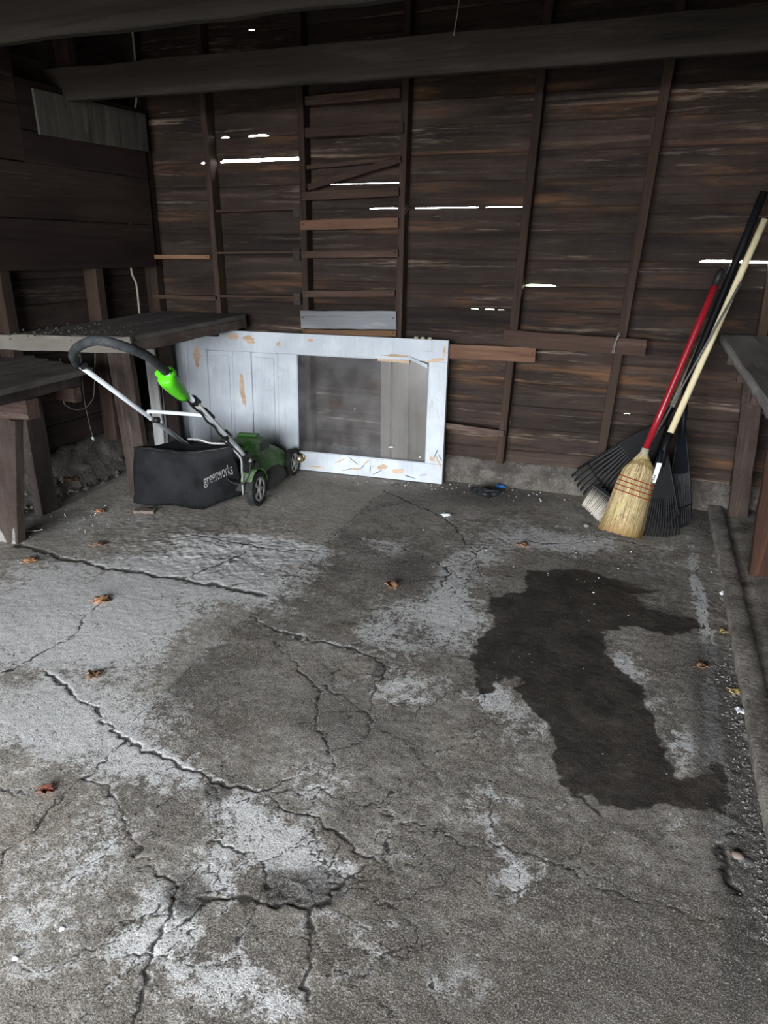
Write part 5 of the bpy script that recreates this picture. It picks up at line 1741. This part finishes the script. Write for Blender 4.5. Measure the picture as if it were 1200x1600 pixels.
for s in range(2600):
    shade_ = min(1.0, max(0.0, rb_.gauss(0.6, 0.36)))
    a = rb_.uniform(-1, 1)
    ang = rb_.uniform(0, 2 * math.pi)
    t0 = rb_.choice((0.985, 0.985, 0.75, 0.6, 0.45))
    tend = rb_.choice((rb_.uniform(-0.012, 0.03), rb_.uniform(0.0, 0.13)))
    pts = []
    dev = rb_.gauss(0, 0.005)
    for j in range(5):
        t = t0 + (tend - t0) * j / 4
        hw, ht, sh = bsec(max(0.0, min(1, t)))
        q = be + axb * t + sideb * (hw * math.cos(ang) * 0.98 + sh + dev * (j / 4) ** 2) + thk * (ht * math.sin(ang) * 0.96 + rb_.uniform(-0.002, 0.002))
        pts.append(q)
    n0 = len(m.v)
    wv = rb_.uniform(0.0009, 0.0017)
    for j, q in enumerate(pts):
        e1 = sideb * wv * (-math.sin(ang) if abs(math.sin(ang)) > 0.3 else 0.5) + thk * wv * math.cos(ang)
        m.v += [tuple(q - e1), tuple(q + e1)]
        tt = max(0.0, 1 - max(0, (t0 + (tend - t0) * j / 4)) / 0.22)
        tipv += [tt, tt]
        shv += [shade_, shade_]
    for j in range(4):
        m.f.append((n0 + 2 * j, n0 + 2 * j + 1, n0 + 2 * j + 3, n0 + 2 * j + 2))
        m.s.append(True)
        m.mi.append(0)
head = m.build('straw_head', M['straw'], bro, fix=False)
at = head.data.attributes.new('tip', 'FLOAT', 'POINT')
at.data.foreach_set('value', tipv)
at = head.data.attributes.new('shade', 'FLOAT', 'POINT')
at.data.foreach_set('value', shv)
for t in (0.485, 0.545, 0.60, 0.655):
    hw, ht, sh = bsec(t)
    m = MB()
    ring = [be + axb * (t - 0.02 * math.cos(2 * math.pi * k / 32)) + sideb * ((hw + 0.002) * math.cos(2 * math.pi * k / 32) + sh) + thk * (ht + 0.002) * math.sin(2 * math.pi * k / 32) for k in range(33)]
    m.tube(ring, 0.0026, 6, False)
    m.build('stitching', M['thread'], head)
m = MB()
m.tube([be + axb * 0.94, be + axb * 1.0, be + axb * 1.045], [0.024, 0.021, 0.018], 16)
for k in range(5):
    c = be + axb * (0.955 + 0.02 * k)
    m.tube([c - axb.normalized() * 0.002, c + axb.normalized() * 0.002], 0.0245 - 0.001 * k, 16)
m.build('neck_binding', M['twine'], bro)
ht_ = Vector((0.270, 4.100, 1.293))
m = MB()
shaft(m, be + axb * 1.03, ht_, 0.0185, 0.017)
hn = m.build('handle', M['red'], bro)
m = MB()
m.tube([ht_, ht_ + (ht_ - bt).normalized() * 0.075, ht_ + (ht_ - bt).normalized() * 0.085], [0.019, 0.019, 0.010], 12)
m.build('cap', M['black'], hn)

def fan_rake(apex, tl, tr, label, nt, handle_to, mat='rake', hmat='tan_wood', hr=0.0175, plate=0.50, sock=0.16, curl=0.06, bulge=0.03, group='fan rakes in the right corner', name='fan_rake', socket_to=None):
    apex, tl, tr = Vector(apex), Vector(tl), Vector(tr)
    mid = (tl + tr) / 2
    ax = (mid - apex)
    nrm = (tr - apex).cross(tl - apex).normalized()
    if nrm.y > 0:
        nrm = -nrm                       # towards the room
    o = tag(empty(name, (mid.x, mid.y, min(tl.z, tr.z))), label, 'rake', group)
    def ray(s, t):
        """s across 0..1, t from apex 0 to tips 1"""
        e = tl.lerp(tr, s)
        # tips lie on an arc
        e = e + ax.normalized() * (ax.length * bulge * 4 * s * (1 - s))
        w0 = 0.10
        st = apex + (tr - tl) * (s - 0.5) * w0
        return st.lerp(e, t) + nrm * (0.015 * math.sin(math.pi * t))
    # plate
    m = MB()
    nu, nv = 24, 8
    F, Bk = [], []
    for j in range(nv + 1):
        t = plate * j / nv
        F.append([ray(i / nu, t) + nrm * 0.003 for i in range(nu + 1)])
        Bk.append([ray(i / nu, t) - nrm * 0.003 for i in range(nu + 1)])
    m.grid(F, False)
    m.grid(Bk, False)
    w = nu + 1
    n1 = len(F) * w
    for j in range(nv):
        for i in (0, nu):
            m.f.append((j * w + i, (j + 1) * w + i, n1 + (j + 1) * w + i, n1 + j * w + i))
            m.s.append(False)
            m.mi.append(0)
    for i in range(nu):
        m.f.append((nv * w + i, nv * w + i + 1, n1 + nv * w + i + 1, n1 + nv * w + i))
        m.s.append(False)
        m.mi.append(0)
    m.build('fan_plate', M[mat], o)
    # rims
    for s in (0.0, 1.0):
        m = MB()
        m.tube([ray(s, t) for t in (0, 0.25, 0.5, 0.75, 0.93)], 0.006, 6)
        m.build('rim', M[mat], o)
    # band across the tines
    m = MB()
    m.tube([ray(i / 16, 0.80) + nrm * 0.004 for i in range(17)], 0.004, 6)
    m.build('cross_band', M[mat], o)
    tw = (tr - tl).length / nt * 0.24
    across = (tr - tl).normalized()
    for k in range(nt):
        s = (k + 0.5) / nt
        m = MB()
        rows = []
        tdir = (ray(s, 1) - ray(s, plate)).normalized()
        cr = tdir.cross(nrm).normalized()
        stations = [ray(s, plate - 0.01 + (0.97 - plate) * q) for q in (0, 0.5, 1.0)]
        e = stations[-1]
        stations += [e + tdir * curl * 0.45 - nrm * curl * 0.10, e + tdir * curl * 0.65 - nrm * curl * 0.45]
        for q, p in enumerate(stations):
            ww = tw * (1.0 if q < 3 else 0.85)
            rows.append([p - cr * ww - nrm * 0.002, p - cr * ww + nrm * 0.002, p + nrm * 0.0045, p + cr * ww + nrm * 0.002, p + cr * ww - nrm * 0.002])
        m.grid(rows, False)
        m.build('tine', M[mat], o)
    # socket and handle
    hv = (Vector(handle_to) - apex).normalized()
    sp = Vector(socket_to) if socket_to else apex + hv * sock
    m = MB()
    m.tube([apex - ax.normalized() * -0.10 + nrm * 0.012, apex + nrm * 0.012, sp], [0.010, 0.017, 0.0185], 12)
    m.build('socket', M[mat], o)
    m = MB()
    shaft(m, sp - (Vector(handle_to) - sp).normalized() * 0.02, handle_to, hr, hr, 12)
    m.build('handle', M[hmat], o)
    return o, ray, nrm

# left rake, spread out towards the left
fan_rake((0.128, 4.330, 0.523), (-0.354, 4.330, 0.176), (0.026, 4.130, -0.053), 'black fan rake spread to the left behind the corn broom, worn grey-tan handle', 15, (0.290, 4.360, 1.079), hmat='old_handle', hr=0.0145, plate=0.44, socket_to=(0.163, 4.340, 0.621), bulge=0.09)
# middle rake with the tan handle and the white sticker
tanA, tanB = (0.160, 3.990, 0.547), (0.456, 4.220, 1.607)
oB, rayB, nB = fan_rake((0.138, 3.965, 0.471), (0.027, 3.841, 0.030), (0.285, 3.901, 0.030), 'black fan rake with a long pale tan handle and a white sticker', 16, tanB, plate=0.56, socket_to=tanA, bulge=0.06, curl=0.05)
m = MB()
s0, s1 = Vector((0.129, 3.930, 0.464)), Vector((0.119, 3.910, 0.377))
m.tube([s0, s1, Vector((0.098, 3.900, 0.263))], [0.012, 0.010, 0.007], 10)
stem = m.build('stem', M['rake_blue'], oB)
q0, q1, q2, q3 = Vector((0.097, 3.885, 0.296)), Vector((0.120, 3.885, 0.295)), Vector((0.139, 3.895, 0.405)), Vector((0.113, 3.895, 0.405))
m = MB()
fo = Vector((-0.1, 1, 0)) * 0.002
m.hexa([q0, q1, q1 + fo, q0 + fo, q3, q2, q2 + fo, q3 + fo])
stk = m.build('sticker', M['sticker'], oB)
m = MB()
for i in range(7):
    a, b = 0.08 + 0.05 * i, 0.105 + 0.05 * i + 0.012 * (i % 2)
    l0, l1 = q0.lerp(q3, a), q1.lerp(q2, a)
    u0, u1 = q0.lerp(q3, b), q1.lerp(q2, b)
    off = Vector((0.0, -0.0008, 0))
    m.add([l0.lerp(l1, 0.15) + off, l0.lerp(l1, 0.6) + off, u0.lerp(u1, 0.6) + off, u0.lerp(u1, 0.15) + off], [(0, 1, 2, 3)])
m.build('barcode', M['print'], stk, fix=False)
# right rake, mostly hidden, long thick black handle
fan_rake((0.218, 4.170, 0.591), (0.175, 3.978, 0.020), (0.344, 4.085, 0.020), 'blue-black fan rake half hidden behind the tan-handled one', 14, (0.446, 4.360, 1.741), mat='rake_blue', hmat='rake', hr=0.020, plate=0.50, bulge=0.04, socket_to=(0.211, 4.200, 0.779), curl=0.04)
# blue-black tube standing at the right edge of the rakes
# deck brush with pale bristles on a thin grey rod
br = tag(empty('deck_brush', (-0.2, 4.0, 0)), 'pale-bristled brush on a thin dark rod, poking out left of the corn broom', 'brush')
b0, b1 = Vector((-0.211, 4.100, 0.160)), Vector((0.045, 4.040, 0.022))          # where the bristles leave the block
t0_, t1_ = Vector((-0.248, 4.020, 0.095)), Vector((-0.047, 3.950, -0.052))        # bristle tips
bn = (b1 - b0).cross(t0_ - b0).normalized()
if bn.y > 0:
    bn = -bn
m = MB()
rbm = random.Random(9)
for i in range(34):
    for j in range(5):
        s = (i + 0.5 + rbm.uniform(-0.25, 0.25)) / 34
        a = b0.lerp(b1, s) + bn * (-0.03 + 0.012 * j)
        b = t0_.lerp(t1_, s) + bn * (-0.03 + 0.013 * j) + Vector((rbm.uniform(-0.003, 0.003), 0, rbm.uniform(-0.003, 0.003)))
        m.tube([a, a.lerp(b, 0.5), b], [0.0036, 0.0034, 0.0026], 5)
m.build('bristles', M['bristle'], br)['kind'] = 'stuff'
m = MB()
upd = (b0 - t0_).normalized()
m.board(b0 + upd * 0.012 - bn * 0.006, b1 + upd * 0.012 - bn * 0.006, tuple(upd), 0.028, 0.072, 0.004, 5, 0.001)
m.build('block', M['black'], br)
m = MB()
shaft(m, b0.lerp(b1, 0.55) + upd * 0.02, (0.380, 4.030, 1.316), 0.0052, 0.0062, 10)
m.build('handle', M['rod'] if False else plain('dull_dark_rod', (0.13, 0.125, 0.125), 0.45, 0.2, 0.3, grime=(0.03, 0.03, 0.03), grime_amt=0.5, scale=6), br)

# ------------------------------------------------------------------ cable on the left wall, straw strand, string
m = MB()
m.tube(curve([(-3.325, 4.391, 2.805), (-3.325, 4.392, 2.702), (-3.328, 4.393, 2.579), (-3.330, 4.373, 2.378), (-3.335, 4.353, 2.302), (-3.365, 4.366, 2.232), (-3.380, 4.331, 2.001), (-3.380, 4.235, 1.604), (-3.380, 4.198, 1.320), (-3.380, 4.234, 1.215), (-3.375, 4.228, 1.023)], 8), 0.0068, 8)
tag(m.build('cable', M['wire'], None, (-3.37, 4.1, 1.03)), 'beige cable hanging down the left wall behind the boards', 'cable')
m = MB()
m.tube(curve([(-1.004, 3.690, 2.528), (-1.010, 3.690, 2.470), (-1.020, 3.690, 2.412), (-1.023, 3.685, 2.376)], 5), 0.0022, 6)
tag(m.build('straw_strand', M['wire'], None, (-1.0, 3.69, 2.4)), 'thin straw strand hanging over the ceiling tie', 'straw')
m = MB()
m.tube(curve([(-3.300, 3.540, 0.924), (-3.300, 3.517, 0.580), (-3.300, 3.523, 0.469), (-3.300, 3.533, 0.371), (-3.300, 3.545, 0.309)], 5), 0.0016, 6)
st = m.build('string', M['cobweb'], None, (-3.3, 3.53, 0.9))
tag(st, 'thin dusty string dangling under the dusty workbench', 'string')
m = MB()
m.lathe((-3.300, 3.543, 0.301), (0.2, 0.1, -1), [(-0.012, 0.0), (0, 0.010), (0.014, 0.006), (0.02, 0)], 7)
m.build('scrap', M['flake'], st)
m = MB()
m.tube(curve([(-3.300, 3.368, 0.830), (-3.300, 3.345, 0.587), (-3.300, 3.372, 0.539), (-3.300, 3.431, 0.508), (-3.300, 3.507, 0.501), (-3.300, 3.569, 0.530), (-3.300, 3.610, 0.588), (-3.300, 3.678, 0.890)], 5), 0.003, 6)
tag(m.build('cord', M['cobweb'], None, (-3.3, 3.45, 0.6)), 'sagging dusty cord looped under the dusty workbench', 'cord')
m = MB()
m.tube(curve([(-0.175, 4.365, 1.018), (-0.186, 4.360, 0.964), (-0.190, 4.365, 0.902)], 4), 0.003, 6)
m.tube(curve([(-0.167, 4.365, 1.011), (-0.192, 4.358, 0.953), (-0.201, 4.365, 0.901)], 4), 0.002, 6)
tag(m.build('twine_loop', M['cobweb'], None, (-0.17, 4.36, 0.9)), 'scrap of grey twine looped over the long brown board', 'twine')

# ------------------------------------------------------------------ leaves and litter on the floor
def leaf(p, size, rot, col, label, lobes=5, seed=0, tilt=0.0):
    size *= 1.25
    rnd = random.Random(seed)
    m = MB()
    p = Vector(p)
    n = lobes * 4
    ring1, ring2 = [], []
    for k in range(n):
        a = 2 * math.pi * k / n
        r = size * (0.55 + 0.45 * abs(math.cos(a * lobes / 2))) * rnd.uniform(0.8, 1.1) * (1.0 if abs(math.cos(a)) > 0.3 else 0.75)
        zc = size * (0.35 * abs(math.sin(a)) + rnd.uniform(-0.06, 0.10))
        c, s = math.cos(a + rot), math.sin(a + rot)
        ring1.append(p + Vector((c * r * 0.5, s * r * 0.5, zc * 0.35 + 0.003)))
        ring2.append(p + Vector((c * r, s * r, zc + 0.003)))
    c0 = p + Vector((0, 0, 0.002))
    vs = [c0] + ring1 + ring2
    fs = []
    for k in range(n):
        k2 = (k + 1) % n
        fs.append((0, 1 + k, 1 + k2))
        fs.append((1 + k, 1 + n + k, 1 + n + k2, 1 + k2))
    m.add(vs, fs, True)
    o = m.build('dry_leaf', M['leaf_' + col], None, p)
    md = o.modifiers.new('thickness', 'SOLIDIFY')
    md.thickness = 0.0012
    m = MB()
    d = Vector((math.cos(rot + 3.0), math.sin(rot + 3.0), 0))
    m.tube([p + Vector((0, 0, 0.004)), p + d * size * 0.8 + Vector((0, 0, 0.006)), p + d * size * 1.5 + Vector((0, 0, 0.012))], 0.0012, 5)
    m.build('stem', M['leaf_' + col], o)
    return tag(o, label, 'leaf', 'dry leaves')

leaf((-2.890, 3.082, 0.000), 0.030, 0.4, 'orange', 'orange dry leaf on the floor left of the grass bag', seed=1)
leaf((-2.717, 2.399, 0.000), 0.030, 1.2, 'orange', 'orange-brown dry leaf on the floor just below the low table leg', seed=2)
leaf((-2.102, 2.179, 0.000), 0.036, 0.5, 'orange', 'flat orange leaf lying in the thin crack of the pale left slab', seed=3)
leaf((-1.732, 1.708, 0.000), 0.026, 1.9, 'brown', 'curled brown leaf on the pale slab, by the start of the long crack', seed=4)
leaf((-1.450, 1.189, 0.000), 0.022, 0.2, 'red', 'dull red leaf scrap at the left edge of the floor', seed=5)
leaf((-0.978, 2.779, 0.000), 0.030, 2.4, 'orange', 'orange-tan curled leaf alone in the middle of the floor', seed=6)
leaf((-0.499, 3.474, 0.000), 0.027, 2.9, 'orange', 'pinkish orange leaf beyond the damp stain, left of the corn broom', seed=7)
leaf((0.336, 2.554, 0.000), 0.024, 0.8, 'brown', 'brown leaf beside the white line right of the damp stain', seed=8)
leaf((0.430, 2.424, 0.000), 0.020, 1.7, 'yellow', 'yellowish leaf against the right kerb', seed=9)
leaf((-3.217, 3.249, 0.100), 0.034, 0.1, 'brown', 'brown leaf on the rubble under the low table', seed=10)
leaf((-3.432, 3.176, 0.985), 0.034, 2.0, 'tan', 'golden tan leaf lying on the dusty bench top', seed=11)
leaf((0.430, 2.868, 0.000), 0.018, 1.0, 'yellow', 'small tan leaf scrap between white line and kerb', seed=12)
leaf((-2.551, 2.679, 0.000), 0.030, 0.9, 'brown', 'dull brown leaf on the floor between table leg and grass bag', seed=13)

def rock(p, r, mat, name, label, cat, sq=(1, 1, 0.6), seed=0, sub=2, amp=0.35, group=None):
    bm = bmesh.new()
    bmesh.ops.create_icosphere(bm, subdivisions=sub, radius=1.0)
    for v in bm.verts:
        n_ = 1 + amp * noise.noise(v.co * 1.6 + Vector((seed * 7.1, seed * 3.3, 0)))
        v.co = Vector((v.co.x * sq[0] * r, v.co.y * sq[1] * r, v.co.z * sq[2] * r)) * n_
    zmin = min(v.co.z for v in bm.verts)
    for v in bm.verts:
        v.co.z -= zmin
    me = bpy.data.meshes.new(name)
    bm.to_mesh(me)
    bm.free()
    me.materials.append(M[mat])
    for f in me.polygons:
        f.use_smooth = True
    o = bpy.data.objects.new(name, me)
    COL.objects.link(o)
    o.location = p
    return tag(o, label, cat, group) if label else o

rock((-0.207, 3.878, -0.002), 0.016, 'stone', 'pebble', 'small tan pebble on the floor left of the corn broom', 'stone', seed=1)
rock((-0.848, 4.164, 0.000), 0.060, 'blackfilm', 'plastic_scrap', 'crumpled black plastic scrap on the floor by the back wall', 'trash', (1.2, 0.6, 0.45), 4, 3, 0.9)
rock((-0.913, 4.232, 0.000), 0.026, 'blackfilm', 'plastic_scrap', 'smaller dark bit of plastic beside the black scrap, nearer the white door', 'trash', (1.2, 0.8, 0.5), 6, 2, 0.8)
rock((-0.990, 3.765, 0.000), 0.024, 'flake', 'paint_flake', 'crumbled white paint flake in front of the white door', 'paint flake', (1.2, 0.8, 0.35), 2, 2, 0.9)
m = MB()
c = Vector((-0.793, 4.391, 0.000))
m.tube([c + Vector((-0.022, 0, 0.013)), c + Vector((0.006, 0.004, 0.012)), c + Vector((0.03, 0.006, 0.008))], [0.013, 0.012, 0.006], 8)
m.lathe(c + Vector((-0.024, 0, 0.013)), (-1, 0, 0), [(0, 0.015), (0.006, 0.015), (0.006, 0)], 10)
tag(m.build('bottle_cap', M['blue'], None, c), 'bright blue plastic cap on the floor by the back wall', 'cap')
def paper(p, su, sv, rot, label, seed=0, mat='flake'):
    m = MB()
    p = Vector(p)
    rows = []
    for i in range(6):
        row = []
        for j in range(4):
            x, y = (i / 5 - 0.5) * su, (j / 3 - 0.5) * sv
            z_ = 0.004 + abs(noise.noise(Vector((i * 0.7, j * 0.8, seed)))) * 0.02
            row.append(p + Vector((x * math.cos(rot) - y * math.sin(rot), x * math.sin(rot) + y * math.cos(rot), z_)))
        rows.append(row)
    m.grid(rows)
    o = m.build('paper_scrap', M[mat], None, p)
    md = o.modifiers.new('thickness', 'SOLIDIFY')
    md.thickness = 0.001
    return tag(o, label, 'paper')
paper((0.453, 3.239, 0.000), 0.035, 0.025, 0.5, 'small white paper scrap against the right kerb', 1)
paper((-3.019, 2.708, 0.000), 0.10, 0.018, 0.5, 'thin whitish strip on the floor beside the low table leg', 2)
paper((0.441, 2.302, -0.000), 0.03, 0.03, 0.2, 'bluish white scrap in the rubble by the kerb', 3)
m = MB()
c = Vector((0.395, 1.620, -0.012))
m.lathe(c, (0.05, -0.1, 1), [(0, 0.0), (0, 0.021), (0.008, 0.021), (0.011, 0.018), (0.011, 0.0)], 20)
tag(m.build('clear_disc', M['clear'], None, c), 'cloudy round plastic disc in the rubble at the right edge', 'disc')
rock((0.377, 1.635, -0.012), 0.014, 'pinkwood', 'wood_chip', 'pinkish chip beside the cloudy round disc', 'wood chip', (1.1, 1, 0.8), 5)
m = MB()
m.board((-2.705, 3.159, 0.010), (-2.595, 3.197, 0.008), (0, 1, 0), 0.05, 0.018, 0.003, 5, 0.004)
tag(m.build('wood_scrap', M['pinkwood'], None, (-2.675, 3.200, 0.000)), 'splintered pinkish wood scrap under the grass bag', 'wood scrap')
for i, (x, y, r) in enumerate(((24, 1499, 0.009), (98, 1452, 0.008))):
    pass
rock((-1.124, 0.769, 0.000), 0.008, 'flake', 'white_chip', 'lower of two tiny white chips on the slab at bottom left', 'chip', (1.1, 0.9, 0.5), 1, 1)
rock((-1.082, 0.862, 0.000), 0.008, 'flake', 'white_chip', 'upper of two tiny white chips on the slab at bottom left', 'chip', (0.9, 1.1, 0.5), 2, 1)
# rubble stones by the left footing
for i, (x, y, z_, r) in enumerate(((30, 745, 0.1, 0.075), (75, 765, 0.06, 0.09), (40, 790, 0.04, 0.08), (120, 752, 0.08, 0.07), (165, 735, 0.1, 0.07), (22, 772, 0.08, 0.06))):
    pass

def grit(name, label, spots, mat, seed):
    rnd = random.Random(seed)
    m = MB()
    for (cx, cy, sx, sy, z0, n, r0, r1) in spots:
        for k in range(n):
            x, y = rnd.gauss(cx, sx), rnd.gauss(cy, sy)
            r = rnd.uniform(r0, r1) * (1 if rnd.random() < 0.85 else 1.7)
            a = rnd.uniform(0, 6.28)
            e1, e2 = Vector((math.cos(a), math.sin(a), 0)) * r, Vector((-math.sin(a), math.cos(a), 0)) * r * rnd.uniform(0.5, 1)
            c = Vector((x, y, z0 + r * 0.25))
            up = Vector((0, 0, r * rnd.uniform(0.4, 0.8)))
            m.add([c - e1, c - e2, c + e1, c + e2, c + up + e1 * 0.3, c - up], [(0, 1, 4), (1, 2, 4), (2, 3, 4), (3, 0, 4), (1, 0, 5), (2, 1, 5), (3, 2, 5), (0, 3, 5)])
    o = m.build(name, M[mat])
    o['kind'] = 'stuff'
    o['label'] = label
    return o
grit('gravel', 'loose grit in the broken strip along the right kerb', [(0.41, 2.3, 0.025, 0.35, -0.004, 420, 0.002, 0.006), (0.42, 1.75, 0.03, 0.3, -0.004, 500, 0.0015, 0.0045), (0.415, 1.35, 0.03, 0.25, -0.004, 300, 0.0015, 0.004)], 'grit', 1)
grit('debris', 'pale flakes and crumbs strewn at the foot of the door and wall', [(-1.5, 4.24, 0.35, 0.035, 0.0, 50, 0.002, 0.006), (-0.8, 4.33, 0.4, 0.05, 0.0, 60, 0.002, 0.006), (-0.2, 3.4, 0.4, 0.35, 0.0, 110, 0.0015, 0.0045), (-2.9, 3.0, 0.15, 0.25, 0.0, 70, 0.0015, 0.005)], 'flake', 2)
grit('rubble', 'crumbled concrete along the left footing', [(-3.29, 3.1, 0.035, 0.4, 0.02, 150, 0.006, 0.022), (-3.33, 3.6, 0.03, 0.5, 0.085, 90, 0.006, 0.018)], 'concrete', 3)
grit('crumbs', 'dark crumbs scattered on the floor', [(-1.6, 2.3, 0.8, 0.8, 0.0, 300, 0.0015, 0.004), (-0.6, 1.4, 0.5, 0.4, 0.0, 200, 0.001, 0.003)], 'skirt', 4)
grit('dust_litter', 'crumbs and plant litter lying on the dusty workbench', [(-3.0, 3.6, 0.2, 0.3, 1.012, 130, 0.002, 0.006), (-3.2, 3.3, 0.1, 0.2, 1.006, 90, 0.003, 0.009), (-2.85, 3.3, 0.12, 0.08, 1.006, 60, 0.002, 0.005)], 'litter', 6)
